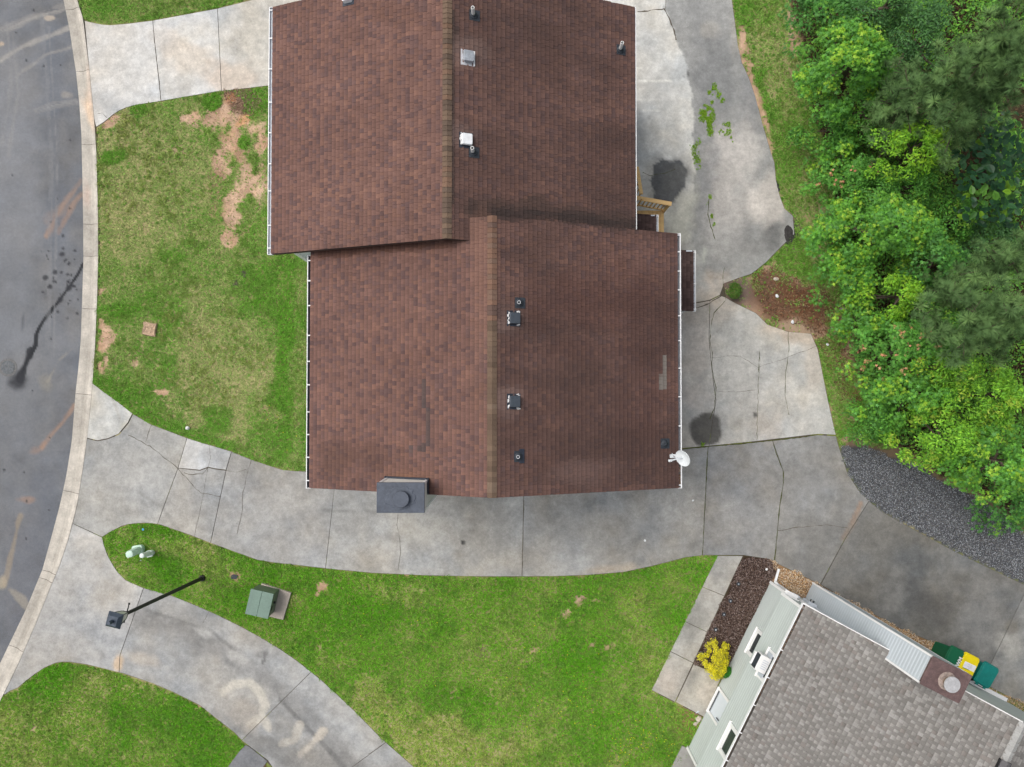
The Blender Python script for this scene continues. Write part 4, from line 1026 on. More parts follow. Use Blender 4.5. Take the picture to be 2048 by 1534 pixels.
# ------------------------------------------------------------ roofs, gutters (shared builders)
def frame(o, e, u):
    e, u = Vector(e).normalized(), Vector(u).normalized()
    n = e.cross(u)
    M = Matrix((e, u, n)).transposed().to_4x4()
    M.translation = Vector(o)
    return M


EXPO = .143


def piece_mesh(w, t, d):
    m = MB()
    m.add([(0, 0, -.004), (w, 0, -.004), (w, d, -.006), (0, d, -.006), (0, 0, t), (w, 0, t), (w, d, .001), (0, d, .001)],
          [(4, 5, 6, 7), (0, 1, 5, 4), (1, 2, 6, 5), (3, 0, 4, 7)])
    return m


PIECES = {}


def lay_slope(M, L, Sl, widths, thick, colour, skip=None):
    """shingle tabs course by course: list of (frame, width, thickness, colour, centre)"""
    out = []
    rows = int(math.ceil(Sl / EXPO))
    for r in range(rows):
        y = r * EXPO
        dep = min(EXPO + .045, Sl - y)
        if dep < .03:
            continue
        x, k = -random.uniform(0, .25), random.randint(0, 1)
        while x < L - .01:
            w = random.choice(widths)
            x0, x1 = max(x, 0), min(x + w, L)
            k += 1
            if x1 - x0 > .02:
                full = x1 - x0 > w - .001 and dep > EXPO + .04
                t = thick[k % len(thick)] * random.uniform(.85, 1.15) if not full else thick[k % len(thick)]
                c = M @ Vector(((x0 + x1) / 2, y + EXPO / 2, 0))
                if not (skip and skip(c)):
                    Mp = M @ Matrix.Translation((x0, y, 0))
                    out.append([Mp, w if full else x1 - x0, t, k, c, full, dep])
            x += w + .004
    cen = np.array([tuple(p[4]) for p in out])
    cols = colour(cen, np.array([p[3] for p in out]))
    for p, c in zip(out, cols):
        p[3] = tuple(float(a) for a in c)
    return out


def emit_shingles(pieces, parent, n_single, mat, fade=.70):
    """the n_single largest in view become objects of their own, the rest one joined part"""
    cc = cam.location
    order = sorted((i for i in range(len(pieces)) if pieces[i][5]), key=lambda i: (pieces[i][4] - cc).length)
    single = set(order[:n_single])
    V, F, C, n = [], [], [], 0
    for i, (Mp, w, t, c, _, _, dep) in enumerate(pieces):
        key = (round(w, 3), t, fade)
        g = [.8] * 4 + ([1.12, 1.12, fade, fade] if fade > .6 else ([1.08, 1.08, fade, fade] if t > .012 else [.95, .95, .85, .85]))  # brown tabs: course shadow lines painted in, pale lower edge; grey: printed dark band
        if i in single:
            if key not in PIECES:
                me = piece_mesh(w, t, EXPO + .045).mesh('shingle', mat)
                at = me.color_attributes.new('Col', 'FLOAT_COLOR', 'POINT')
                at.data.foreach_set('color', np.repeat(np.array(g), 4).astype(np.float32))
                PIECES[key] = me
            o = bpy.data.objects.new('shingle', PIECES[key])
            put(o, parent, Mp)
            o.color = (*c, 1)
        else:
            pm = piece_mesh(w, t, dep)
            V += [tuple(Mp @ Vector(p)) for p in pm.v]
            F += [tuple(a + n for a in f) for f in pm.f]
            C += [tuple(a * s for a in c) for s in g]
            n += 8
    if V:
        new('shingle_field', mesh_np('shingle_field', V, F, np.array(C), mat), parent, kind='stuff')


def lay_ridge(a, b, parent, mat, colour, slope, w=.14):
    a, b = Vector(a), Vector(b)
    d = (b - a).normalized()
    s = Vector((d.y, -d.x, 0))
    m = MB()
    dz = slope * w
    for sg in (-1, 1):
        e = sg * w
        vs = [(0, 0, .034), (e, 0, .034 - dz), (e, .2, .014 - dz), (0, .2, .014), (e, 0, .0 - dz), (e, .2, -.002 - dz), (0, 0, .0)]
        m.add(vs, [(0, 3, 2, 1), (1, 2, 5, 4), (0, 1, 4, 6)] if sg < 0 else [(0, 1, 2, 3), (4, 5, 2, 1), (6, 4, 1, 0)])
    me = m.mesh('ridge_cap', mat)
    at = me.color_attributes.new('Col', 'FLOAT_COLOR', 'POINT')
    at.data.foreach_set('color', np.ones(len(m.v) * 4, np.float32))
    L = (b - a).length
    for i in range(int(L / .15)):
        p = a + d * (i * .15)
        M = Matrix((s, d, Vector((0, 0, 1)))).transposed().to_4x4()
        M.translation = p
        o = bpy.data.objects.new('ridge_cap', me)
        put(o, parent, M)
        o.color = (*colour(p), 1)


def gutter(parent, a, b, out, hangers=(), inner=None, ends=True, w=.125):
    """open trough along a-b hung outward of a roof edge"""
    a, b, out = Vector(a), Vector(b), Vector(out).normalized()
    M = frame(a, (b - a), out) if (b - a).normalized().cross(out).z > 0 else frame(b, (a - b), out)
    L = (b - a).length
    m = MB()
    m.box((L / 2, w - .006, -.055), (L, .014, .12))
    m.box((L / 2, w + .002, -.006), (L, .020, .016))
    if ends:
        m.box((-.006, w / 2, -.055), (.014, w + .02, .125)).box((L + .006, w / 2, -.055), (.014, w + .02, .125))
    g = m.make('gutter', M_WHITE, parent, M)
    t = MB().box((L / 2, w / 2 - .02, -.065 if inner is None or inner is M_GUTTER_IN else -.10), (L - .01, w + .03, .02)).box((L / 2, -.006, -.05), (L - .01, .012, .10))
    t.make('trough', inner or M_GUTTER_IN, g, M)
    hm = MB().box((0, w / 2 - .012, .006), (.035, w + .045, .006)).mesh('hanger', M_WHITE)
    for h in hangers:
        new('hanger', hm, g, M @ Matrix.Translation((h, 0, 0)))
    return g, M, L


def siding(m, p, e, L, z0, z1, out, lap=.15):
    """lapped boards on the vertical wall from p along e"""
    p, e, out = Vector(p), Vector(e).normalized(), Vector(out).normalized()
    n = int(math.ceil((z1 - z0) / lap))
    for i in range(n):
        a, b = z0 + i * lap, min(z0 + (i + 1) * lap, z1)
        q0, q1 = p, p + e * L
        up = Vector((0, 0, 1))
        c = a + (b - a) * .62
        m.add([q0 + up * a + out * .022, q1 + up * a + out * .022, q1 + up * c + out * .020, q0 + up * c + out * .020, q1 + up * b + out * .001, q0 + up * b + out * .001, q0 + up * a, q1 + up * a], [(0, 1, 2, 3), (3, 2, 4, 5), (6, 7, 1, 0)])


# ------------------------------------------------------------ brown house
ZE, SLOPE = 5.2, .366
fx0, fx1 = P(621, 740, ZE).x, P(1355, 740, ZE).x
fy0, fy1 = P(617, 976, ZE).y, P(1357, 467, ZE).y
bx0, bx1 = P(544.5, 300, ZE).x, P(1269, 300, ZE).x
by0, by1 = P(540, 508, ZE).y, P(550, 14, ZE).y
frx, brx = (fx0 + fx1) / 2, (bx0 + bx1) / 2
frz, brz = ZE + SLOPE * (fx1 - fx0) / 2, ZE + SLOPE * (bx1 - bx0) / 2
house = thing('brown_house', 'long house under two offset brown shingle gable roofs with white gutters', 'house', (-.6, 4.5, 0))
ca, sa = math.cos(math.atan(SLOPE)), math.sin(math.atan(SLOPE))


def froof(x):
    return frz - SLOPE * abs(x - frx)


def broof(x):
    return brz - SLOPE * abs(x - brx)


ROOF_OPS = [
    (('l', [(950, 418), (1010, 412), (1090, 414), (1180, 430), (1270, 446)], 17, .7, .8), (.07, .055, .05), .7), (('l', [(955, 424), (1090, 430), (1268, 452)], 10, .8, .8), (.045, .04, .04), .75),
    (('l', [(905, 30), (902, 200), (900, 400)], 7, .6, .6), (.05, .043, .04), .75), (('l', [(640, 506), (760, 497), (900, 488)], 8, .5, .6), (.10, .055, .04), .6), (('l', [(935, 440), (936, 480)], 8, .6, .5), (.07, .05, .05), .6),
    (('e', 700, 915, 60, 30, 0, .6, .7), (.10, .065, .055), .5), (('e', 1200, 600, 120, 60, 0, .7, .6), (.10, .055, .047), .4), (('e', 1290, 780, 50, 160, 0, .7, .6), (.085, .052, .047), .45), (('e', 1130, 700, 120, 20, 0, .8, .7), (.08, .05, .045), .4),
    (('e', 1180, 940, 70, 26, 0, .7, .7), (.16, .115, .105), .5), (('e', 935, 100, 34, 30, 0, .6, .6), (.21, .16, .145), .5), (('e', 928, 282, 30, 26, 0, .6, .6), (.2, .155, .145), .5), (('e', 1015, 640, 26, 26, 0, .6, .6), (.21, .155, .14), .6), (('e', 1012, 800, 28, 26, 0, .6, .6), (.21, .155, .14), .6),
    (('e', 780, 20, 60, 30, 10, .7, .6), (.12, .07, .055), .4), (('e', 960, 640, 14, 200, 0, .7, .7), (.22, .135, .105), .4), (('e', 955, 470, 22, 40, 0, .7, .7), (.23, .14, .11), .45), (('e', 800, 952, 55, 9, 0, .6, .6), (.27, .16, .11), .6),
    (('p', [(844, 757), (850, 757), (850, 813), (843, 813)], .5), (.085, .075, .076), .75), (('p', [(850, 814), (860, 814), (857, 890), (848, 890)], .5), (.085, .075, .076), .75), (('p', [(839, 890), (849, 890), (848, 905), (838, 905)], .5), (.075, .068, .07), .75),
    (('e', 824, 896, 4, 9, 0, .4, .3), (.09, .085, .09), .8), (('p', [(1321, 712), (1330, 712), (1330, 782), (1321, 782)], .5), (.20, .195, .18), .95),
]


def brown(c, k):
    n = len(c)
    r = rng.random(n)[:, None]
    col = np.where(r < .15, np.array([[.122, .085, .085]]), np.where(r < .30, np.array([[.148, .098, .092]]), np.where(r < .42, np.array([[.212, .128, .102]]), np.array([[.180, .112, .096]]))))
    col = col * rng.uniform(.88, 1.12, (n, 1))
    col = col * (1 + (fbm(c[:, 0], c[:, 1], 1.6, 3, 61) - .5)[:, None] * .26)
    col = col * .8 + np.array([[.172, .106, .092]]) * .2
    # dark stain streaks down the right hand slopes, deepened to paint in their shade
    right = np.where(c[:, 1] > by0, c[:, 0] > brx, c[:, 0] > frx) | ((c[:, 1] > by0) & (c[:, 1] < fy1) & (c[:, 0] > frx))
    streak_shade = fbm(c[:, 0] * .22, c[:, 1], .7, 4, 66) * .6 + fbm(c[:, 0], c[:, 1], 2.4, 3, 67) * .5
    streak_shade = (np.clip(streak_shade - .02, 0, 1) * right * .9).clip(0, .75)[:, None]
    col = col * (1 - streak_shade) + np.array([[.072, .052, .048]]) * streak_shade
    return paint(col, c[:, 0], c[:, 1], ROOF_OPS, c[:, 2]) * np.array([.89, .815, .79])


def deck(p0, p1, q1, q0, th=.11, dz=-.012):
    """roof board between four surface corners (eave a, eave b, ridge b, ridge a)"""
    m = MB()
    top = [Vector(p) + Vector((0, 0, dz)) for p in (p0, p1, q1, q0)]
    bot = [p - Vector((0, 0, th)) for p in top]
    m.add(top + bot, [(0, 1, 2, 3), (7, 6, 5, 4), (0, 4, 5, 1), (1, 5, 6, 2), (2, 6, 7, 3), (3, 7, 4, 0)])
    return m


WID = (.085, .11, .13, .16)
allp = []
for (x0, x1, rx, rz, y0, y1, hid) in ((fx0, fx1, frx, frz, fy0, fy1, lambda c: broof(c.x) > c.z + .02 and c.y > by0 + .15), (bx0, bx1, brx, brz, by0, by1, lambda c: froof(c.x) > c.z + .02 and c.y < fy1 - .15)):
    roof = deck((x0, y0, ZE), (x0, y1, ZE), (rx, y1, rz), (rx, y0, rz))
    roof.v += deck((x1, y1, ZE), (x1, y0, ZE), (rx, y0, rz), (rx, y1, rz)).v
    roof.f += [tuple(i + 8 for i in f) for f in roof.f]
    ro = roof.make('roof', M_DECKROOF, house)
    Sl = (rx - x0) / ca
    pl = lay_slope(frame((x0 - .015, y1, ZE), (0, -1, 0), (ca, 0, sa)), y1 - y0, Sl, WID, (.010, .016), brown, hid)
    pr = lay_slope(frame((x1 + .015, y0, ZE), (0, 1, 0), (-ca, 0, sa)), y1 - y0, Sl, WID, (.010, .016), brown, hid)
    allp.append((ro, pl + pr))
near = sorted((p[4] - cam.location).length for _, pp in allp for p in pp if p[5])
lim = near[299]
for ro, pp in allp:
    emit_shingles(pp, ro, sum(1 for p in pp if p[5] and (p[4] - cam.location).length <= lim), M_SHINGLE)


def ridge_col_front(p):
    u, v = UV(p.x, p.y, p.z)
    r = random.random()
    if v < 650:
        c = (.235, .125, .085) if r < .6 else ((.12, .075, .07) if r < .8 else (.20, .125, .095))
    else:
        c = (.175, .125, .085) if r < .5 else ((.12, .088, .062) if r < .8 else (.215, .165, .12))
    k = random.uniform(.9, 1.1) * .85
    return tuple((a * .5 + b * .5) * k for a, b in zip(c, (.165, .112, .085)))


def ridge_col_back(p):
    r = random.random()
    c = (.18, .128, .088) if r < .5 else ((.098, .078, .062) if r < .8 else (.22, .13, .085))
    k = random.uniform(.9, 1.1) * .85
    return tuple((a * .5 + b * .5) * k for a, b in zip(c, (.165, .112, .085)))


lay_ridge((frx, fy0, frz), (frx, fy1, frz), allp[0][0], M_SHINGLE, ridge_col_front, SLOPE)
lay_ridge((brx, by0, brz), (brx, by1, brz), allp[1][0], M_SHINGLE, ridge_col_back, SLOPE)

# walls: lapped pale siding, a gable on each end
for (x0, x1, y0, y1, rx, rz) in ((fx0 + .35, fx1 - .35, fy0 + .35, fy1 - .35, frx, frz), (bx0 + .35, bx1 - .35, by0 + .35, by1 - .35, brx, brz)):
    w = MB()
    zt = ZE + SLOPE * .35 - .1
    siding(w, (x0, y1, 0), (0, -1, 0), y1 - y0, .15, zt, (-1, 0, 0))
    siding(w, (x1, y0, 0), (0, 1, 0), y1 - y0, .15, zt, (1, 0, 0))
    siding(w, (x0, y0, 0), (1, 0, 0), x1 - x0, .15, zt, (0, -1, 0))
    siding(w, (x1, y1, 0), (-1, 0, 0), x1 - x0, .15, zt, (0, 1, 0))
    for y, s in ((y0, -1), (y1, 1)):
        w.add([(x0, y, zt), (x1, y, zt), (rx, y, rz - .13)], [(0, 1, 2) if s < 0 else (0, 2, 1)])
    w.box(((x0 + x1) / 2, (y0 + y1) / 2, .075), (x1 - x0 - .02, y1 - y0 - .02, .15))
    w.make('wall', M_SIDING_W, house)
    for x in (x0, x1):
        for y in (y0, y1):
            MB().box((x, y, zt / 2), (.12, .12, zt)).make('corner_board', M_TRIM, house)
# barge boards under the roof ends
for (x0, x1, rx, rz, y0, y1) in ((fx0, fx1, frx, frz, fy0, fy1), (bx0, bx1, brx, brz, by0, by1)):
    for y, s in ((y0, 1), (y1, -1)):
        for xe in (x0, x1):
            m = MB()
            m.bar((xe, y + s * .012, ZE - .12), (rx, y + s * .012, rz - .12), .02, .16)
            m.make('barge_board', material('brown_trim', (.09, .05, .04), .6) if 'brown_trim' not in bpy.data.materials else bpy.data.materials['brown_trim'], house)

# gutters; hanger spots read from the photograph
def hang(vs, z, y_start, sgn=1):
    return [abs(P(1000, v, z).y - y_start) for v in vs]


zg = ZE - .03
hv = [27, 72, 140, 194, 256, 317, 384, 446, 503]
gutter(house, (bx0 - .0, by1, zg), (bx0, by0, zg), (-1, 0, 0), hang(hv, zg, by1), w=.135)
hv = [526, 572, 617, 662, 716, 763, 815, 875, 925, 966]
gutter(house, (fx0, by0 - .05, zg), (fx0, fy0, zg), (-1, 0, 0), hang(hv, zg, by0 - .05), M_DEBRIS, w=.12)
hv = [473, 530, 590, 648, 705, 760, 810, 862, 900, 939, 973]
gutter(house, (fx1, fy0, zg), (fx1, fy1, zg), (1, 0, 0), hang(hv, zg, fy0), material('dull_trough', (.20, .215, .24), .6, var=((4, .25), (25, .2))), w=.12)
gutter(house, (bx1, fy1 - .3, zg), (bx1, by1, zg), (1, 0, 0), [], material('rusty_trough', (.12, .065, .045), .9, var=((4, .4), (20, .4))), w=.06)


def litter(parent, name, a, b, w, n, cols, size=.022):
    a, b = np.array(a), np.array(b)
    t = rng.random(n)
    pos = a[None] + (b - a)[None] * t[:, None]
    pos[:, 0] += rng.uniform(-w / 2, w / 2, n)
    pos[:, 2] += rng.uniform(0, .02, n)
    R = frames(np.stack([rng.normal(0, .5, n), rng.normal(0, .5, n), np.ones(n)], 1), rng.uniform(0, 6.3, n))
    V, F, C = scatter(CHIP[0], CHIP[1], pos, R, rng.uniform(size * .5, size * 1.3, n), np.array(cols)[rng.integers(0, len(cols), n)])
    new(name, mesh_np(name, V, F, C, M_LITTER), parent, kind='stuff')


LIT = [(.26, .12, .06), (.17, .08, .045), (.36, .25, .17), (.10, .06, .045), (.45, .38, .32)]
litter(house, 'leaf_debris', (fx1 + .05, fy0, zg - .085), (fx1 + .05, P(1360, 930, zg).y, zg - .085), .08, 260, LIT)
litter(house, 'leaf_debris', (fx1 + .02, P(1360, 560, zg).y, zg - .05), (fx1 + .02, fy1, zg - .05), .04, 90, LIT)
litter(house, 'leaf_debris', (bx1 + .02, fy1, zg - .05), (bx1 + .02, P(1270, 370, zg).y, zg - .05), .06, 260, LIT)

# vents and stacks on the roof
def on_roof(u, v, roof):
    z = 6.8
    for _ in range(6):
        p = P(u, v, z)
        z = roof(p.x)
    return P(u, v, z)


def slope_frame(p):
    return frame(p, (0, 1, 0), (-ca, 0, sa))


def box_vent(u, v, roof, hood_mat, smear):
    p = on_roof(u, v, roof)
    M = slope_frame(p)
    vent = MB().box((0, 0, .012), (.46, .42, .012)).make('roof_vent', M_FLASH if smear else M_GALV, house, M)
    h = MB()
    h.prism(rrect(.27, .27, .03), .02, .10).prism(rrect(.345, .335, .05), .10, .17, top_scale=.9)
    h.make('hood', hood_mat, vent, M, bevel=.01)
    if smear:
        s = MB()
        q = random.Random(int(u + v))
        for k in range(14):
            y = q.uniform(-.16, .16)
            s.box((y, .172 + q.uniform(-.015, .02), .022 + q.uniform(0, .10)), (q.uniform(.03, .08), q.uniform(.02, .04), .012))
        for k in range(10):
            s.box((q.choice((-1, 1)) * q.uniform(.17, .215), -q.uniform(.11, .19), .024), (q.uniform(.02, .05), q.uniform(.02, .06), .012))
        s.make('sealant', M_TRIM, vent, M, kind='stuff')
    else:
        MB().box((0, -.205, .022), (.44, .035, .012)).make('apron', M_TRIM, vent, M)


M_VENT_GREY = material('galvanised_hood', (.40, .43, .47), .4, metal=.3, var=((9, .25), (30, .2)))
M_VENT_WHITE = material('chalky_white_hood', (.78, .80, .82), .6, var=((12, .12),))
M_VENT_DARK = material('dark_hood', (.055, .068, .085), .5, var=((8, .15), (40, .12)), spec=.4)
box_vent(935, 116, broof, M_VENT_GREY, False)
box_vent(932, 281, broof, M_VENT_WHITE, True)
box_vent(1027, 637, froof, M_VENT_DARK, True)
box_vent(1027, 803, froof, M_VENT_DARK, True)


def stack(u, v, roof, h, mat, r=.052):
    """plumbing stack with a rubber boot; u v is where its foot is seen"""
    p = on_roof(u, v, roof)
    M = slope_frame(p)
    pipe = MB()
    n = 16
    ring = lambda rr, z: [(p.x + rr * math.cos(2 * math.pi * i / n), p.y + rr * math.sin(2 * math.pi * i / n), z) for i in range(n)]
    pipe.loft([ring(r, p.z - .05), ring(r, p.z + h), ring(r * .78, p.z + h), ring(r * .78, p.z + h - .12)])
    vp = pipe.make('vent_pipe', mat, house)
    MB().cyl((p.x, p.y, p.z + h - .11), (p.x, p.y, p.z + h - .10), r * .8, r * .8, 14).make('bore', M_BLACK, vp)
    f = MB().prism(rrect(.32, .32, .02), .0, .016, M @ Matrix.Translation((0, -.03, .008)))
    f.loft([[tuple(M @ Vector((a * .125, b * .125, .02))) for a, b in circle(1, 16)], [tuple(M @ Vector((a * .115, b * .115, .05))) for a, b in circle(1, 16)],
            [tuple(Vector((p.x + a * .062, p.y + b * .062, p.z + .12))) for a, b in circle(1, 16)]])
    f.make('flashing', M_RUBBER, vp)


stack(947, 31, broof, .42, M_PVC)
stack(946, 305, broof, .38, M_PVC)
stack(1240, 100, broof, .46, M_PVC)
stack(1038, 606, froof, .17, M_GALV, .05)
stack(1036, 913, froof, .17, M_GALV, .05)
stack(1328, 887, froof, .15, M_RUBBER, .05)
MB().prism(rrect(.42, .16, .01), 0, .014, slope_frame(on_roof(1040, 912, froof)) @ Matrix.Translation((0, -.05, .012))).make('patch', M_FLASH, house)

# chimney chase with metal lid
zc = 7.55
c00, c10, c11 = P(753, 1026, zc), P(849, 1028, zc), P(853, 965, zc)
x0, x1, y0, y1 = c00.x, c10.x, c00.y, c11.y
ch = MB()
for p, e, L, o in (((x0 + .05, y1 - .05, 0), (0, -1, 0), y1 - y0 - .1, (-1, 0, 0)), ((x1 - .05, y0 + .05, 0), (0, 1, 0), y1 - y0 - .1, (1, 0, 0)), ((x0 + .05, y0 + .05, 0), (1, 0, 0), x1 - x0 - .1, (0, -1, 0)), ((x1 - .05, y1 - .05, 0), (-1, 0, 0), x1 - x0 - .1, (0, 1, 0))):
    siding(ch, p, e, L, 0, zc - .03, o)
chim = ch.make('chimney', material('chimney_siding', (.66, .65, .61), .6, var=((3, .05),)), house)
for x in (x0 + .05, x1 - .05):
    for y in (y0 + .05, y1 - .05):
        MB().box((x, y, zc / 2 - .02), (.07, .07, zc - .05)).make('corner_board', M_TRIM, chim)
cap = MB()
cx, cy = (x0 + x1) / 2, (y0 + y1) / 2
Mt = Matrix.Translation((cx, cy, 0))
cap.prism([(-(x1 - x0) / 2, -(y1 - y0) / 2), ((x1 - x0) / 2, -(y1 - y0) / 2), ((x1 - x0) / 2, (y1 - y0) / 2), (-(x1 - x0) / 2, (y1 - y0) / 2)], zc - .09, zc, Mt)
wob = [(r * math.cos(t) * 1.35, r * math.sin(t)) for t, r in ((2 * math.pi * i / 26, .33 + .035 * math.sin(i * 2.7) + .02 * math.sin(i * 5.1)) for i in range(26))]
cap.prism(wob, zc, zc + .012, Mt, .96)
cap.make('chimney_lid', M_DARKMETAL, chim, bevel=.008)
fl = MB().cyl((cx + .03, cy - .02, zc), (cx + .03, cy - .02, zc + .13), .2, .2, 32).cyl((cx + .03, cy - .02, zc + .13), (cx + .03, cy - .02, zc + .16), .235, .225, 32)
fl.make('flue_cap', M_DARKMETAL, chim, smooth_=True)
fs = MB()
for x, s in ((x0 + .03, -1), (x1 - .03, 1)):
    fs.bar((x + s * .03, fy0 + .02, froof(x) + .09), (x + s * .03, y1 + .03, froof(x) + .09), .035, .16)
fs.bar((x0 + .02, y1 + .0, froof(x0) + .07), (x1 - .02, y1 + .0, froof(x1) + .07), .05, .12)
fs.make('step_flashing', M_FLASH, chim)
# the other unit's roof vent, just at the top edge of the picture
box_vent(697, -6, broof, M_VENT_GREY, True) if False else None
pz = ZE + SLOPE * (P(697, -3, 6.3).x - bx0)
pp = P(697, -3, pz)
Mv = frame(pp, (0, -1, 0), (ca, 0, sa))
vv = MB().box((0, 0, .012), (.44, .40, .012)).make('roof_vent', M_FLASH, house, Mv)
MB().prism(rrect(.30, .30, .04), .02, .16, Mv, .9).make('hood', M_VENT_WHITE, vv)

# two lean-to canopies at the back
def canopy(x0, x1, y0, y1, z0, z1, post):
    m = deck((x1, y1, z1), (x1, y0, z1), (x0, y0, z0), (x0, y1, z0), .08)
    m.f = [tuple(reversed(f)) for f in m.f]
    can = m.make('canopy', M_DECKROOF, house)
    a = math.atan2(z0 - z1, x1 - x0)
    dark = lambda c, k: np.array((.085, .056, .052))[None] * rng.uniform(.75, 1.25, (len(c), 1))
    pcs = lay_slope(frame((x1, y0, z1 + .004), (0, 1, 0), (-math.cos(a), 0, math.sin(a))), y1 - y0, (x1 - x0) / math.cos(a) - .02, WID, (.010, .016), dark)
    emit_shingles(pcs, can, 0, M_SHINGLE)
    gutter(can, (x1, y0, z1 - .02), (x1, y1, z1 - .02), (1, 0, 0), [], M_GUTTER_IN, w=.08)
    hm = MB().box((0, 0, .006), (.14, .035, .006)).mesh('hanger', M_WHITE)
    for t in (.03, .45, .97):
        new('hanger', hm, can, Matrix.Translation((x1 + .03, y0 + (y1 - y0) * t, z1 - .012)))
    litter(can, 'leaf_debris', (x1 + .01, y0, z1 - .04), (x1 + .01, y1, z1 - .04), .05, 60, LIT)
    MB().box(((x0 + x1) / 2, y1 - .03, (z0 + z1) / 2 - .20), (x1 - x0 - .1, .04, .2)).make('side_panel', M_GUTTER_IN, can)
    for y in post:
        MB().box((x1 - .1, y, (z1 - .1) / 2), (.09, .09, z1 - .1)).make('post', M_TRIM, can)


q0, q1 = P(1391, 501, 2.6), P(1391, 622, 2.6)
canopy(fx1 - .35, q0.x - .08, q1.y, q0.y, 2.95, 2.6, (q1.y + .15, q0.y - .15))
q0 = P(1316, 429, 3.1)
canopy(bx1 - .35, q0.x - .06, fy1 - .3, q0.y, 3.35, 3.05, (q0.y - .1,))

# ------------------------------------------------------------ wooden landing at the back door
dk = thing('wooden_deck', 'new yellow pine landing with handrails beside the brown roof', 'deck', (4.8, 6.2, 0))
dz = 1.15
dx0, dx1 = bx1 - .33, P(1328, 440, dz).x
dy0, dy1 = fy1 - .3, P(1300, 421, dz).y
nb = int((dx1 - dx0) / .142)
bm_ = MB().box((0, 0, 0), (.137, dy1 - dy0, .035)).mesh('deck_board', M_WOOD)
for i in range(nb):
    new('deck_board', bm_, dk, Matrix.Translation((dx0 + (i + .5) * (dx1 - dx0) / nb, (dy0 + dy1) / 2, dz - .018)))
MB().box(((dx0 + dx1) / 2, dy1 - .02, dz - .13), (dx1 - dx0, .04, .19)).box((dx1 - .02, (dy0 + dy1) / 2, dz - .13), (.04, dy1 - dy0 - .08, .19)).make('rim_joist', M_WOOD, dk)
for x in (dx0 + .1, dx1 - .1):
    for y in (dy0 + .1, dy1 - .12):
        MB().box((x, y, (dz - .04) / 2), (.09, .09, dz - .04)).make('post', M_WOOD, dk)
rz = dz + .95
ra, rb = P(1277, 392, rz), P(1343, 408, rz)
ra.x = P(1274, 390, rz).x
ry = (ra.y + rb.y) / 2
MB().bar((ra.x - .1, ra.y - .05, rz), (rb.x, rb.y, rz), .15, .04).make('handrail', M_WOOD, dk)
MB().bar((ra.x, ra.y - .05, rz - .10), (rb.x - .05, rb.y, rz - .10), .04, .09).bar((ra.x, ra.y - .05, dz + .10), (rb.x - .05, rb.y, dz + .10), .04, .09).make('rail', M_WOOD, dk)
bal = MB().box((0, 0, 0), (.036, .036, rz - dz - .16)).mesh('baluster', M_WOOD)
for i in range(9):
    t = (i + .5) / 9
    new('baluster', bal, dk, Matrix.Translation((ra.x + (rb.x - ra.x) * t, ra.y + (rb.y - ra.y) * t - .05 * (1 - t), dz + .03 + (rz - dz) / 2)))
MB().bar((rb.x - .08, rb.y - .0, .03), (rb.x - .08, rb.y - .0, rz - .03), .09, .09, (0, 1, 0)).make('newel', M_WOOD, dk)
sa_, sb_ = P(1276.5, 388, rz), P(1275.5, 334, 1.25)
hx = P(1278.5, 360, 1.7).x
MB().bar((hx, sa_.y, rz), (hx, sb_.y, 1.25), .13, .04).make('handrail', M_WOOD, dk)
for i in range(5):
    y = dy1 + .14 + i * .27
    MB().box(((dx0 + hx) / 2, y, dz - .19 * (i + 1)), (hx - dx0 + .06, .27, .038)).make('stair_tread', M_WOOD, dk)
    MB().bar((hx, y, dz - .19 * (i + 1)), (hx, y, rz - (rz - 1.25) * (y - sa_.y) / (sb_.y - sa_.y) - .02), .036, .036, (1, 0, 0)).make('baluster', M_WOOD, dk)
MB().bar((ra.x - .03, dy1, dz - .06), (ra.x - .03, dy1 + 1.45, .03), .04, .2).make('stringer', M_WOOD, dk)

# ------------------------------------------------------------ grey house
d1, gd = Vector((-.452, -.892, 0)).normalized(), Vector((.892, -.452, 0)).normalized()
cor = P(1540, 1164, 0)
GM = Matrix((gd, d1 * -1, Vector((0, 0, 1)))).transposed().to_4x4()   # local: x = depth b, y = -a
GM.translation = cor


def G(a, b, z):
    return cor + d1 * a + gd * b + Vector((0, 0, z))


def QV(u, v, b):
    """where the ray of a photo pixel meets the vertical plane at depth b: (a, z)"""
    p0, p1 = Vector((0, 0, CAM_H)), P(u, v, 0)
    n0, n1 = (p0 - cor).dot(gd) - b, (p1 - cor).dot(gd) - b
    t = n0 / (n0 - n1)
    p = p0.lerp(p1, t)
    return (p - cor).dot(d1), p.z


gh = thing('grey_house', 'two storey sage sided house under a grey shingle gable roof', 'house', tuple(cor + d1 * 5 + gd * 4))
OV = -.60                                     # upper storey overhang
LB, RIDGE_B, EAVE_B = 12.5, 4.93, -.92
g_ze, g_zr = 5.0, 7.32
g_sl = (g_zr - g_ze) / (RIDGE_B - EAVE_B)
a_end = QV(1377, 1497, 0)[0]
w = MB()
siding(w, G(a_end, 0, 0), -d1, a_end, .12, 2.5, -gd)
siding(w, G(LB, 1.6, 0), -d1, LB - a_end, .1, 2.5, -gd)
siding(w, G(a_end, 1.6, 0), -gd, 1.6, .1, 2.5, d1)
w.add([G(0, .01, 0), G(a_end, .01, 0), G(a_end, .01, .14), G(0, .01, .14)], [(0, 3, 2, 1)])
w.make('lower_wall', M_SAGE, gh)
w = MB()
siding(w, G(LB, OV, 0), -d1, LB, 2.6, g_ze + .1, -gd)
w.add([G(0, OV - .016, 2.6), G(LB, OV - .016, 2.6), G(LB, 1.6, 2.6), G(0, 1.6, 2.6)], [(0, 1, 2, 3)])
w.make('upper_wall', M_SAGE, gh)
w = MB()
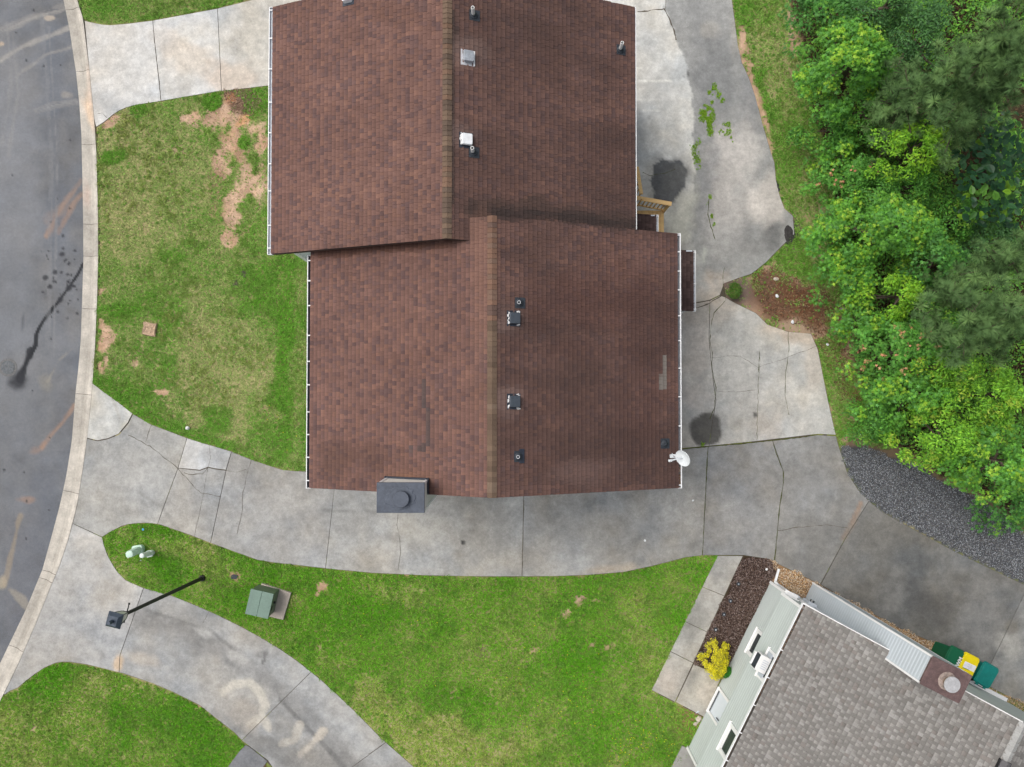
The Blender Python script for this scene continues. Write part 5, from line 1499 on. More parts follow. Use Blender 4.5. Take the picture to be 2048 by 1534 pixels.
siding(w, G(0, OV, 0), gd, 0 - OV, 2.6, g_ze + .1, -d1)
w.make('bay_side', M_SAGE, gh)
w = MB()
siding(w, G(0, 0, 0), gd, 2 * RIDGE_B - EAVE_B - .3, .12, g_ze + .1, -d1)
w.add([G(0, OV, g_ze + .1), G(0, 2 * RIDGE_B - EAVE_B - .3, g_ze + .1), G(0, RIDGE_B, g_zr - .1)], [(0, 1, 2)])
w.make('gable_wall', M_SAGE, gh)
w = MB()
siding(w, G(LB, 2 * RIDGE_B - EAVE_B - .3, 0), -gd, 2 * RIDGE_B - EAVE_B - .3 - OV, .1, g_ze + .1, d1)
w.make('gable_wall', M_SAGE, gh)
for pa, pb in ((G(-.01, -.01, .1), G(-.01, -.01, 2.58)), (G(-.01, OV - .01, 2.6), G(-.01, OV - .01, g_ze)), (G(a_end, -.01, 0), G(a_end, -.01, 2.58))):
    MB().bar(pa, pb, .10, .10, gd).make('corner_board', M_TRIM, gh)
MB().bar(G(-.2, OV + .3, 2.565), G(-.2 + .18, OV + .3, 2.565), .5, .03).make('soffit', M_TRIM, gh)

# roof
ga, gs = math.cos(math.atan(g_sl)), math.sin(math.atan(g_sl))
a0r = -.2
rf = deck(G(LB, EAVE_B, g_ze), G(a0r, EAVE_B, g_ze), G(a0r, RIDGE_B, g_zr), G(LB, RIDGE_B, g_zr))
fb = 2 * RIDGE_B - EAVE_B
far_ = deck(G(a0r, fb, g_ze), G(LB, fb, g_ze), G(LB, RIDGE_B, g_zr), G(a0r, RIDGE_B, g_zr))
n0 = len(rf.v)
rf.v += far_.v
rf.f += [tuple(i + n0 for i in f) for f in far_.f]
groof = rf.make('roof', material('grey_felt', (.09, .085, .08), .95), gh)


def grey(c, k):
    n = len(c)
    b = np.where((k % 2 == 1)[:, None], np.array([[.280, .268, .252]]), np.array([[.210, .200, .188]]))
    r = rng.random(n)[:, None]
    b = np.where(r < .12, np.array([[.31, .30, .285]]), np.where(r < .22, np.array([[.225, .205, .19]]), b))
    return b * rng.uniform(.9, 1.1, (n, 1)) * .93


chase_b = (1.49, 2.75)
gp = lay_slope(frame(G(a0r, EAVE_B - .02, g_ze), d1, gd * ga + Vector((0, 0, gs))), LB - a0r, (RIDGE_B - EAVE_B) / ga, (.085, .11, .135, .10), (.008, .022), grey)
gp2 = lay_slope(frame(G(LB, fb + .02, g_ze), -d1, -gd * ga + Vector((0, 0, gs))), LB - a0r, (RIDGE_B - EAVE_B) / ga, (.13, .16, .19, .15), (.008, .026), grey)


def in_view(p):
    u, v = UV(p[4].x, p[4].y, p[4].z)
    return u < 2060 and v < 1545


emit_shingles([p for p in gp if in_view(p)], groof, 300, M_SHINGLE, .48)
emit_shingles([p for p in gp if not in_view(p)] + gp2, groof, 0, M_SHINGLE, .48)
lay_ridge(G(a0r, RIDGE_B, g_zr), G(1.0, RIDGE_B, g_zr), groof, M_SHINGLE, lambda p: tuple(np.array((.34, .34, .33)) * random.uniform(.9, 1.1)), g_sl)
lay_ridge(G(1.0, RIDGE_B, g_zr + .05), G(LB, RIDGE_B, g_zr + .05), groof, M_SHINGLE, lambda p: tuple(np.array((.16, .155, .16)) * random.uniform(.7, 1.3)), g_sl)
rv = MB()
for s in (-1, 1):
    rv.bar(G(1.0, RIDGE_B + s * .165, g_zr - .03), G(LB, RIDGE_B + s * .165, g_zr - .03), .035, .05)
rv.make('ridge_vent', M_BLACK, groof)
MB().bar(G(a0r - .01, EAVE_B, g_ze - .10), G(a0r - .01, RIDGE_B, g_zr - .10), .03, .17).make('barge_board', M_TRIM, gh)
ggut, ggm, ggl = gutter(gh, G(a0r, EAVE_B, g_ze - .02), G(LB, EAVE_B, g_ze - .02), -gd, [.3 + i * .98 for i in range(12)], material('mucky_trough', (.10, .075, .055), .9, var=((5, .4), (30, .4))), w=.10)
pos_a, pos_b = G(a0r, EAVE_B - .03, g_ze - .06), G(3.2, EAVE_B - .03, g_ze - .06)
litter(gh, 'leaf_debris', tuple(pos_a), tuple(pos_b), .05, 240, LIT, .02)
MB().bar(G(a0r - .02, EAVE_B - .12, g_ze - .03), G(a0r - .02, EAVE_B + .42, g_ze + .05), .03, .03).make('drip_edge', M_WHITE, gh)

# downspout with its kick-out at the corner, meters beside it
dsp = MB().bar(G(-.07, .22, g_ze - .25), G(-.07, .22, .22), .085, .07, gd)
dsp.bar(G(-.07, .22, .24), G(-.10, .10, .12), .085, .07, (0, 0, 1)).bar(G(-.09, .12, .13), G(-.62, .05, .07), .085, .06)
dsp.bar(G(-.07, .22, g_ze - .26), G(-.10, EAVE_B - .05, g_ze - .09), .07, .07, d1)
dsp.make('downspout', M_WHITE, gh, bevel=.01)
mt = MB().box((0, 0, 0), (.34, .13, .5)).make('meter_box', M_GUTTER_IN, gh, GM @ Matrix.Translation((.95, .085, 1.55)), bevel=.015)
MB().cyl((0, .06, .1), (0, .15, .1), .085, .08, 20).make('dial', M_GLASS, mt, GM @ Matrix.Translation((.95, .085, 1.55)))
MB().box((0, 0, 0), (.2, .1, .26)).make('meter_box', M_GUTTER_IN, gh, GM @ Matrix.Translation((.55, .07, 1.2)), bevel=.012)
MB().bar(G(-.09, 2.85, .09), G(-.09, 10.2, .09), .14, .16).make('foundation_ledge', M_TRIM, gh)
MB().bar(G(-.05, 1.1, 1.8), G(-.05, 1.1, g_ze - .2), .045, .045, gd).make('conduit', M_GUTTER_IN, gh)

# chimney chase: tall siding box on the gable, rusty lid
zt = 7.75
t0, t1, t2 = P(1867, 1312, zt), P(1944, 1355, zt), P(1836, 1366, zt)
loc = lambda p: ((p - cor).dot(d1), (p - cor).dot(gd))
(ca0, cb0), (_, cb1), (ca1, _) = loc(t0), loc(t1), loc(t2)
ca0b = ca0 + .03
cb0b, cb1b, ca1b = cb0 + .03, cb1 - .03, ca1 - .03
w = MB()
siding(w, G(ca1b, cb0b, 0), -d1, ca1b - ca0b, .1, zt - .02, -gd)
siding(w, G(ca0b, cb0b, 0), gd, cb1b - cb0b, .1, zt - .02, -d1)
siding(w, G(ca0b, cb1b, 0), d1, ca1b - ca0b, .1, zt - .02, gd)
siding(w, G(ca1b, cb1b, 0), -gd, cb1b - cb0b, 4.5, zt - .02, d1)
gch = w.make('chimney', material('chase_siding', (.50, .55, .59), .6, var=((2, .04), (20, .03))), gh)
for a, b in ((ca0b, cb0b), (ca0b, cb1b), (ca1b, cb0b), (ca1b, cb1b)):
    MB().bar(G(a, b, .05 if a == ca0b else 5.0), G(a, b, zt - .03), .06, .06, gd).make('corner_board', M_TRIM, gch)
ld = MB()
Ml = Matrix((gd, -d1, Vector((0, 0, 1)))).transposed().to_4x4()
Ml.translation = G((ca0 + ca1) / 2, (cb0 + cb1) / 2, 0)
ww, dd = cb1 - cb0, ca1 - ca0
ld.prism([(-ww / 2, -dd / 2), (ww / 2, -dd / 2), (ww / 2, dd / 2), (-ww / 2, dd / 2)], zt - .08, zt, Ml)
ld.make('chimney_lid', M_RUSTMETAL, gch, bevel=.008)
MB().prism(circle(.26, 28), zt, zt + .02, Ml @ Matrix.Translation((.04, -.02, 0)), .8).make('collar', material('sooty_collar', (.30, .24, .21), .8, var=((10, .5), (30, .3))), gch)
MB().prism(circle(.15, 28), zt, zt + .17, Ml @ Matrix.Translation((.06, -.03, 0))).make('flue', material('tan_flue', (.20, .15, .105), .6, var=((8, .3),)), gch, smooth_=True)
MB().prism(circle(.225, 32), zt + .18, zt + .21, Ml @ Matrix.Translation((.06, -.03, 0)), .97).make('flue_cap', material('dull_steel', (.44, .44, .45), .6, metal=.2, var=((6, .2), (25, .2))), gch)


# windows and door on the left wall
def opening(name, b, a0, a1, z0, z1, tr, proud=.045):
    f = MB()
    o = -gd * proud / 2
    for (p, q, wv) in ((G(a0, b, z0 + tr / 2), G(a1, b, z0 + tr / 2), tr), (G(a0, b, z1 - tr / 2), G(a1, b, z1 - tr / 2), tr)):
        f.bar(p + o, q + o, proud + .02, wv)
    for a in (a0 + tr / 2, a1 - tr / 2):
        f.bar(G(a, b, z0 + tr) + o, G(a, b, z1 - tr) + o, proud + .02, tr, d1)
    return f.make(name, M_TRIM, gh)


def wall_quad(a0, a1, z0, z1, b):
    m = MB()
    m.add([G(a0, b, z0), G(a1, b, z0), G(a1, b, z1), G(a0, b, z1)], [(0, 3, 2, 1)])
    return m


def window(b, pu0, pu1, z_h, tr=.11, grow=0):
    """bottom corners given in photo pixels"""
    (a0, za), (a1, zb) = QV(*pu0, b - .05), QV(*pu1, b - .05)
    z0 = (za + zb) / 2
    a0, a1 = min(a0, a1), max(a0, a1)
    wn_ = opening('window', b, a0, a1, z0, z0 + z_h, tr)
    wall_quad(a0 + tr, a1 - tr, z0 + tr, z0 + z_h - tr, b - .022).make('pane', M_GLASS, wn_)
    s = MB()
    o = -gd * .026
    mid = z0 + z_h * .52
    s.bar(G(a0 + tr, b, mid) + o, G(a1 - tr, b, mid) + o, .03, .045)
    s.bar(G(a0 + tr, b, z0 + tr + .02) + o, G(a1 - tr, b, z0 + tr + .02) + o, .03, .05)
    for a in (a0 + tr + .015, a1 - tr - .015):
        s.bar(G(a, b, z0 + tr) + o, G(a, b, z0 + z_h - tr) + o, .03, .035, d1)
    s.make('sash', M_TRIM, wn_)
    MB().bar(G(a0 - .03, b - .05, z0 - .015), G(a1 + .03, b - .05, z0 - .015), .11, .035).make('sill', M_TRIM, wn_)
    return a0, a1, z0


wA = window(0, (1515.4, 1256), (1490.5, 1303.7), 1.35)
wB = window(OV, (1539.8, 1296.5), (1511.5, 1350.3), 1.35)
wD = window(OV, (1462.6, 1444.5), (1434.8, 1497.8), 1.35)
# front door
(aa, za), (ab, zb) = QV(1439, 1374, -.05), QV(1416, 1425, -.05)
aa, ab = min(aa, ab), max(aa, ab)
zd = max(.08, (za + zb) / 2 - .04)
f = MB()
for a in (aa + .05, ab - .05):
    f.bar(G(a, -.03, zd), G(a, -.03, zd + 2.2), .07, .10, d1)
f.bar(G(aa, -.03, zd + 2.15), G(ab, -.03, zd + 2.15), .07, .10).bar(G(aa, -.05, zd + .02), G(ab, -.05, zd + .02), .14, .05)
door = f.make('door', M_TRIM, gh)
wall_quad(aa + .1, ab - .1, zd + .05, zd + 2.1, -.022).make('door_leaf', material('white_door', (.68, .74, .80), .4, var=((4, .03),), spec=.4), door)
MB().bar(G(aa + .1, -.04, zd + .10), G(ab - .1, -.04, zd + .10), .02, .09).make('kick_plate', M_GLASS, door)
MB().bar(G(ab - .2, -.06, zd + .9), G(ab - .2, -.06, zd + 1.15), .03, .03, d1).make('handle', M_FLASH, door)
MB().box((0, 0, 0), (.09, .10, .22)).make('wall_lamp', material('bronze_lamp', (.10, .06, .04), .5), gh, GM @ Matrix.Translation((-.08, -(aa - .06), 1.9)), bevel=.015)
# porch floor beyond the end of the lower wall
MB().prism([(p.x, p.y) for p in (G(a_end + .03, -.25, 0), G(LB, -.25, 0), G(LB, 1.58, 0), G(a_end + .03, 1.58, 0))][::-1], .0, .06).make('porch_floor', M_GUTTER_IN if False else material('porch_concrete', (.33, .325, .31), .9, var=((6, .12), (50, .1))), gh)

# window air conditioner hung in the near upper window
ac_a0, ac_a1, ac_z = wB[0] + .14, wB[1] - .16, wB[2] + .02
am = (ac_a0 + ac_a1) / 2 + .02
Mac = Matrix((-d1, -gd, Vector((0, 0, 1)))).transposed().to_4x4()
Mac.translation = G(am, OV - .02, ac_z + .21)
ac = thing('air_conditioner', 'white air conditioner jutting from the upper window by the gutter', 'air conditioner', tuple(G(am, OV, ac_z)))
MB().box((0, .17, 0), (.56, .40, .36)).make('casing', M_TRIM, ac, Mac, bevel=.012)
MB().box((0, .375, 0), (.50, .012, .30)).make('rear_grille', M_FLASH, ac, Mac)
lv = MB()
for k in range(5):
    lv.box((-.14 + k * .07, .14, .184), (.03, .20, .008))
lv.make('louvre', M_GUTTER_IN, ac, Mac)
for s in (-1, 1):
    MB().box((s * .36, .035, .02), (.15, .03, .36)).make('side_panel', M_BLIND, ac, Mac)
bk = MB().box((0, .30, -.20), (.44, .26, .03))
bk.box((-.2, .18, -.26), (.03, .5, .03)).box((.2, .18, -.26), (.03, .5, .03))
bk.make('bracket', M_TRIM, ac, Mac)
# ------------------------------------------------------------ satellite dish on the roof edge
foot = P(1345, 912, froof(P(1345, 912, 5.45).x))
dish = thing('satellite_dish', 'pale oval satellite dish on the right eave of the brown roof', 'satellite dish', tuple(foot))
nrm = Vector((-.79, -.355, .50)).normalized()
zd_ = 5.85
dc = P(1365, 917, zd_)
Md = frame(dc, (0, 1, 0), Vector((0, 1, 0)).cross(nrm) * -1) if False else None
xa = nrm.cross(Vector((0, 0, 1))).normalized()
ya = nrm.cross(xa) * -1
Md = Matrix((xa, ya, nrm)).transposed().to_4x4()
if Md.determinant() < 0:
    Md = Matrix((xa * -1, ya, nrm)).transposed().to_4x4()
Md.translation = dc
rd = MB()
rings = [[(r * math.cos(t) * .265, r * math.sin(t) * .29, .07 * r * r - .07) for t in (2 * math.pi * i / 28 for i in range(28))] for r in (.08, .35, .6, .85, 1.0)]
back = [[(p[0] * 1.01, p[1] * 1.01, p[2] - .012) for p in r] for r in reversed(rings)]
rd.loft([[tuple(Md @ Vector(p)) for p in r] for r in rings + back])
rd.make('reflector', M_DISH, dish, smooth_=True)
feed = P(1341, 921, zd_ + .12)
MB().bar(dc - nrm * .06 + Vector((0, .02, -.06)), feed - (feed - dc).normalized() * .05, .045, .03).make('feed_arm', M_DISH, dish, bevel=.006)
MB().cyl(feed + (dc - feed).normalized() * .07, feed - (dc - feed).normalized() * .06, .03, .042, 14).box(tuple(feed), (.09, .07, .05)).make('receiver', M_DISH, dish, bevel=.006)
MB().tube([foot + Vector((0, 0, .0)), foot + Vector((.06, 0, .25)), dc - nrm * .09], .022, 10).make('mast', M_GALV, dish)
MB().prism(rrect(.12, .22, .02), 0, .02, slope_frame(foot) @ Matrix.Translation((0, 0, .012))).make('mounting_plate', M_DISH, dish)
MB().tube([foot + Vector((-.02, .09, .02)), foot + Vector((-.03, .07, .14)), foot + Vector((.05, .02, .2))], .012, 6).make('brace', M_DISH, dish)
cp = [feed.lerp(dc, .1) + Vector((.0, -.02, -.03))] + [feed + Vector((.02 + .035 * k, -.05 - .035 * math.sin(k * .7), -.06 - .045 * k)) for k in range(1, 6)]
MB().tube(cp, .005, 5).make('cable', M_RUBBER, dish)

# ------------------------------------------------------------ street lamp on the grass island
lb, ltop = P(405, 1156, 0), P(249, 1229, 5.0)
lamp = thing('street_lamp', 'tall black street lamp with square lantern leaning over the lower driveway', 'street lamp', tuple(lb))
MB().cyl(lb, ltop, .075, .058, 18).make('pole', M_BLACK, lamp, smooth_=True)
MB().cyl(lb, lb + Vector((0, 0, .10)), .13, .11, 18).make('base_collar', M_BLACK, lamp, smooth_=True)
tl = Vector((.25, .97, 0)).normalized()
sl = Vector((.97, -.25, 0)).normalized()
c0 = ltop + Vector((0, 0, .0))
MB().bar(c0 - tl * .32 + Vector((0, 0, -.12)), c0 + tl * .32 + Vector((0, 0, -.12)), .028, .028).cyl(c0 + tl * .32 + Vector((0, 0, -.12)) - tl * .03, c0 + tl * .34 + Vector((0, 0, -.12)), .03, .03, 10).make('ladder_rest', M_BLACK, lamp)
Ml2 = Matrix((sl, tl, Vector((0, 0, 1)))).transposed().to_4x4()
Ml2.translation = c0
MB().prism(rrect(.2, .2, .01), -.03, .03, Ml2).make('lantern_base', M_BLACK, lamp)
gl = MB().prism(rrect(.20, .20, .01), .03, .52, Ml2, 1.75).make('lantern_glass', material('lamp_glass', (.55, .55, .5), .2, spec=.5), lamp)
fr = MB()
for sx in (-1, 1):
    for sy in (-1, 1):
        fr.bar(Ml2 @ Vector((sx * .10, sy * .10, .03)), Ml2 @ Vector((sx * .178, sy * .178, .52)), .02, .02, tl)
fr.make('lantern_frame', M_BLACK, gl)
M_LAMPTOP = material('blue_black_metal', (.055, .072, .10), .45, metal=.2, var=((12, .2),), spec=.5)
cp = MB().prism(rrect(.47, .47, .012), .52, .56, Ml2)
cp.prism(rrect(.46, .46, .012), .56, .67, Ml2, .62)
cp.prism(rrect(.10, .10, .03, 5), .67, .74, Ml2, .8)
cp.prism(circle(.06, 16), .74, .86, Ml2, .8)
cp.make('lantern_roof', M_LAMPTOP, lamp, bevel=.006)

# ------------------------------------------------------------ transformer cabinet and its pad
h = .85
tc = [P(u, v, h) for u, v in ((501.2, 1177.5), (547.8, 1188.2), (535.6, 1238.7), (490, 1227.3))]
tcx = sum(p.x for p in tc) / 4
tcy = sum(p.y for p in tc) / 4
ang = math.atan2(tc[1].y - tc[0].y, tc[1].x - tc[0].x)
tw, td = ((tc[1] - tc[0]).length + (tc[2] - tc[3]).length) / 2, ((tc[3] - tc[0]).length + (tc[2] - tc[1]).length) / 2
pc = [P(u, v, .12) for u, v in ((522.7, 1166.8), (582, 1186), (566, 1240), (508, 1226))]
padp = MB().prism([(p.x, p.y) for p in pc][::-1], -.02, .12)
padp.make('concrete_pad', material('pad_concrete', (.42, .37, .32), .9, var=((6, .15), (40, .15))), bevel=.01, label='grey concrete pad showing beside the green utility cabinet', cat='pad')
tr = thing('transformer_cabinet', 'squat grey green utility cabinet on a concrete pad in the grass', 'utility cabinet', (tcx, tcy, .12))
Mt_ = Matrix.Translation((tcx, tcy, 0)) @ Matrix.Rotation(ang, 4, 'Z')
MB().prism(rrect(tw - .05, td - .05, .02), .12, h - .05, Mt_).make('cabinet', material('cabinet_side', (.125, .165, .115), .5, var=((3, .15), (20, .1)), spec=.35), tr)
for s in (-1, 1):
    MB().prism(rrect(tw / 2 - .006, td, .015), h - .06, h, Mt_ @ Matrix.Translation((s * tw / 4, 0, 0))).make('lid_panel', M_GREENBOX, tr, bevel=.012)
MB().cyl(Mt_ @ Vector((tw / 2 - .03, .06, .5)), Mt_ @ Vector((tw / 2 + .045, .06, .5)), .05, .04, 12).make('lock', M_BLACK, tr)
MB().box((0, 0, 0), (.012, .16, .10), Mt_ @ Matrix.Translation((tw / 2 - .02, -.15, .62))).make('latch_plate', M_BLACK, tr)

# ------------------------------------------------------------ two utility pedestals
def pedestal(px_top, px_base, hh, shape, collar, mat, label, taper):
    t, b = P(*px_top, hh), P(*px_base, 0)
    th = thing('utility_pedestal', label, 'pedestal', tuple(b), 0, 'utility pedestals on the grass island')
    M = Matrix.Translation(b) @ Matrix.Rotation(.15, 4, 'Z')
    sh = (t - b)
    body = MB()
    rings = []
    for z, s in ((.22, 1.0), (hh - .06, taper), (hh - .015, taper * .92), (hh, taper * .7)):
        off = Vector((sh.x, sh.y, 0)) * (z / hh)
        rings.append([tuple(M @ Vector((x * s, y * s, z)) + off) for x, y in shape])
    body.loft(rings)
    body.make('dome', mat, th, smooth_=True)
    MB().prism([(x * 1.18, y * 1.18) for x, y in shape], .0, .20, M).prism([(x * 1.34, y * 1.34) for x, y in collar], .17, .25, M).make('base_skirt', mat, th, bevel=.01)
    MB().box((0, 0, 0), (.03, .012, .07), Matrix.Translation(b.lerp(t, .5) + Vector((.02, -.13, hh * .5)))).make('latch', M_GALV, th)


pedestal((258, 1109), (281, 1097), .95, rrect(.30, .26, .09, 5), rrect(.30, .26, .06, 5), M_MINT, 'wider mint green plastic utility pedestal, left of the whitish one', .95)
pedestal((283, 1111.5), (304.5, 1105), .92, circle(.098, 20), rrect(.19, .19, .04, 5), M_MINTW, 'slim whitish utility pedestal with a round top', .98)

# ------------------------------------------------------------ three wheeled bins against the grey house
def bin_(px, mat_lid, mat_body, label, w, d, deco=None, rot=0.0):
    c = P(*px, 1.08)
    base = Vector((c.x, c.y, .03))
    M = Matrix((gd, -d1, Vector((0, 0, 1)))).transposed().to_4x4() @ Matrix.Rotation(rot, 4, 'Z')
    M.translation = base
    t = thing('wheeled_bin', label, 'bin', tuple(base), 0, 'wheeled bins by the grey house')
    body = MB()
    body.loft([[tuple(M @ Vector((x * s, y * s2 - .02, z))) for x, y in rrect(w - .06, d - .10, .06)] for z, s, s2 in ((.04, .74, .70), (.5, .88, .86), (.98, 1, 1))])
    body.make('body', mat_body, t, smooth_=True)
    lid = MB()
    lid.prism(rrect(w, d, .10, 6), .97, 1.01, M).prism(rrect(w - .02, d - .02, .10, 6), 1.01, 1.065, M, .93)
    lo = lid.make('lid', mat_lid, t, bevel=.012)
    for x in (-.16, .16):
        MB().box((x, -d / 2 - .02, 1.0), (.09, .07, .05), M).make('hinge', mat_lid, t)
    MB().bar(M @ Vector((-.24, -d / 2 - .05, .98)), M @ Vector((.24, -d / 2 - .05, .98)), .03, .03).make('handle', M_BLACK, t)
    for s in (-1, 1):
        MB().cyl(M @ Vector((s * (w / 2 - .10), -d / 2 + .08, .13)), M @ Vector((s * (w / 2 - .04), -d / 2 + .08, .13)), .13, .13, 16).make('wheel', M_BLACK, t)
    if deco:
        deco(lo, M, w, d)
    return t


M_LABEL = material('white_sticker', (.80, .80, .84), .5, var=((40, .04),))


def text_mesh(s, size, M, parent, mat, name='lettering'):
    cu = bpy.data.curves.new('lettering', 'FONT')
    cu.body, cu.size, cu.align_x, cu.align_y, cu.extrude = s, size, 'CENTER', 'CENTER', .001
    cu.offset = .007
    tmp = bpy.data.objects.new('lettering', cu)
    COL.objects.link(tmp)
    dg = bpy.context.evaluated_depsgraph_get()
    dg.update()
    me = bpy.data.meshes.new_from_object(tmp.evaluated_get(dg))
    bpy.data.objects.remove(tmp)
    me.materials.clear()
    me.materials.append(mat)
    me.name = name
    return new(name, me, parent, M)


def deco_green(lo, M, w, d):
    Mx = M @ Matrix.Translation((.22, -.02, 1.069)) @ Matrix.Rotation(math.radians(90), 4, 'Z')
    text_mesh('WM', .20, Mx, lo, M_TRIM)
    MB().box((0, 0, 0), (.16, .09, .004), M @ Matrix.Translation((.20, -.27, 1.067))).make('sticker', M_BLIND, lo)


def deco_yellow(lo, M, w, d):
    Mx = M @ Matrix.Translation((.04, .02, 1.068)) @ Matrix.Rotation(math.radians(2), 4, 'Z')
    MB().box((0, 0, 0), (.46, .245, .004), Mx).make('sticker', M_LABEL, lo)
    MB().box((-.09, -.128, 0), (.27, .022, .004), Mx).make('sticker_edge', material('sticker_green', (.04, .22, .05), .5), lo)
    ln = MB()
    for k, (x, L) in enumerate(((-.02, .20), (.02, .14), (.0, .22), (.03, .12))):
        ln.box((x, .07 - k * .042, .003), (L, .013, .002), Mx)
    ln.make('print', M_INK, lo)


bin_((1908, 1317), M_BIN_G, M_BIN_G, 'dark green wheeled bin with white letters, left of the yellow lid', .58, .84, deco_green)
bin_((1936, 1333), M_BIN_Y, M_BIN_G, 'wheeled bin with a bright yellow lid and white sticker', .66, .92, deco_yellow)
bin_((1974.5, 1351), M_BIN_T, M_BIN_T, 'teal wheeled bin at the right end of the three', .66, .88, None, -.06)

# ------------------------------------------------------------ small lights in the mulch bed
lights = [(1477, 1168, 'solar path light near the top of the mulch bed, first below the driveway'), (1461, 1202, 'solar path light in the mulch, second below the driveway'),
          (1448, 1229, 'solar path light in the middle of the mulch bed, third below the driveway'), (1431.5, 1259.5, 'solar path light with a pale top, between the middle one and the yellow bush'),
          (1405, 1307.5, 'solar path light at the left side of the yellow bush')]
for u, v, lab in lights:
    p = P(u, v, .22)
    p.z = 0
    t = thing('path_light', lab, 'garden light', tuple(p), 0, 'solar lights along the mulch bed')
    MB().cyl(p + Vector((0, 0, -.02)), p + Vector((0, 0, .17)), .012, .012, 8).make('stake', M_BLACK, t)
    MB().cyl(p + Vector((0, 0, .17)), p + Vector((0, 0, .21)), .05, .075, 16).cyl(p + Vector((0, 0, .21)), p + Vector((0, 0, .235)), .08, .06, 16).make('cap', M_RUBBER, t)
    MB().box((0, 0, 0), (.05, .05, .006), Matrix.Translation(p + Vector((0, 0, .238)))).make('solar_cell', M_GALV if u in (1431.5,) else M_VENT_GREY, t)

# ------------------------------------------------------------ odd things lying about
def lump(name, px, r, mat, label, cat, z=.0, flat=.6, seed=0, group=None, stretch=(1, 1), rot=0):
    q = random.Random(seed)
    p = P(*px, z)
    m = MB()
    n = 12
    rings = []
    for zz, s in ((-.3, .8), (.15, 1), (.6, .82), (.95, .4)):
        rings.append([(r * stretch[0] * s * math.cos(2 * math.pi * i / n) * q.uniform(.82, 1.15), r * stretch[1] * s * math.sin(2 * math.pi * i / n) * q.uniform(.82, 1.15), zz * r * flat * q.uniform(.85, 1.15)) for i in range(n)])
    m.loft(rings)
    return m.make(name, mat, None, Matrix.Translation(p) @ Matrix.Rotation(rot, 4, 'Z'), label=label, cat=cat, group=group)


M_ROCK = material('pale_rock', (.50, .44, .37), .9, var=((12, .2), (60, .2)))
lump('ball', (375.5, 856), .075, M_TRIM, 'small white ball on the lawn edge above the driveway', 'ball', .05, 1.3, 3)
lump('rock', (1397, 1438), .13, M_ROCK, 'tan rock at the corner of the door slab, upper one', 'rock', .0, .6, 4)
lump('rock', (1391, 1447), .10, M_ROCK, 'tan rock beside the sage wall, lower one', 'rock', .0, .6, 5, None, (1.2, .7), .5)
lump('rock', (1533, 1138.5), .055, M_TRIM, 'small white stone in the mulch bed', 'rock', .02, .8, 6)
lump('rock', (1552, 558), .10, M_ROCK, 'flat pale stone in the brush beside the parking area', 'rock', .0, .6, 16, None, (1.3, .7))
lump('log', (1686, 619), .13, material('grey_log', (.30, .26, .25), .9, var=((10, .3),)), 'short grey log at the edge of the woods', 'log', .05, .9, 7, None, (1.7, .8), .35)
# square of torn sod
q = random.Random(9)
stp = P(302, 658, .0)
outline = [(-.27, .29), (-.12, .27), (.03, .25), (.2, .22), (.27, .2), (.25, .02), (.22, -.14), (.2, -.3), (.04, -.29), (-.15, -.27), (-.33, -.21), (-.30, -.09), (-.24, .08), (-.25, .2)]
sm = MB()
rings = [[(x * s + q.uniform(-.015, .015), y * s + q.uniform(-.015, .015), z + q.uniform(-.012, .012)) for x, y in outline] for z, s in ((-.03, 1.02), (.09, 1.0), (.125, .9), (.11, .6), (.13, .3))]
sm.loft(rings)
stump = sm.make('tree_stump', material('crumbling_wood', (.40, .285, .195), .95, var=((7, .25), (28, .45), (80, .3)), bump=1.0, bump_scale=30), None, Matrix.Translation(stp), label='squarish crumbling tan stump low in the front lawn', cat='stump')

# manhole cover patched into the road
mp = P(16, 735, -.085)
mh = thing('manhole_cover', 'round rough grey cover set in the road at the left edge', 'manhole cover', tuple(mp))
MB().prism(circle(.36, 36), -.05, .004, Matrix.Translation(mp)).make('frame', material('mortar_ring', (.15, .15, .15), .95, var=((15, .3), (60, .3)), bump=.8, bump_scale=40), mh)
MB().prism(circle(.27, 36), -.03, .012, Matrix.Translation(mp)).make('cover', material('worn_cover', (.13, .14, .15), .9, var=((18, .5), (70, .4)), bump=1, bump_scale=50), mh)
bm2 = MB()
for i in range(16):
    a, r = q.uniform(0, 6.28), q.uniform(.03, .24)
    bm2.box((math.cos(a) * r, math.sin(a) * r, .015), (.045, .03, .012), Matrix.Translation(mp))
bm2.make('grip_studs', M_IRON, mh)
# drain cover on the island
dp = P(469, 1154, .012)
dr = thing('meter_cover', 'little dark cover sunk in bare soil beside the street lamp', 'meter cover', tuple(dp))
MB().prism([(-.12, .07), (-.06, .10), (.06, .09), (.13, .07), (.11, -.04), (.05, -.08), (-.05, -.07), (-.13, -.08)][::-1], -.02, .02, Matrix.Translation(dp)).make('cover', M_RUBBER, dr)
# broken black asphalt at the lot edge
M_TAR = material('broken_asphalt', (.045, .042, .042), .95, var=((12, .4), (50, .4)), bump=1, bump_scale=40)
lump('asphalt_chunk', (1577, 470), .24, M_TAR, 'long black chunk of broken asphalt at the lot edge', 'asphalt chunk', .0, .25, 11, None, (.95, 2.0), .05)
lump('asphalt_chunk', (1555, 373), .11, M_TAR, 'narrow black sliver of asphalt above the bigger chunk', 'asphalt chunk', .0, .3, 12, None, (.8, 2.2), .25)
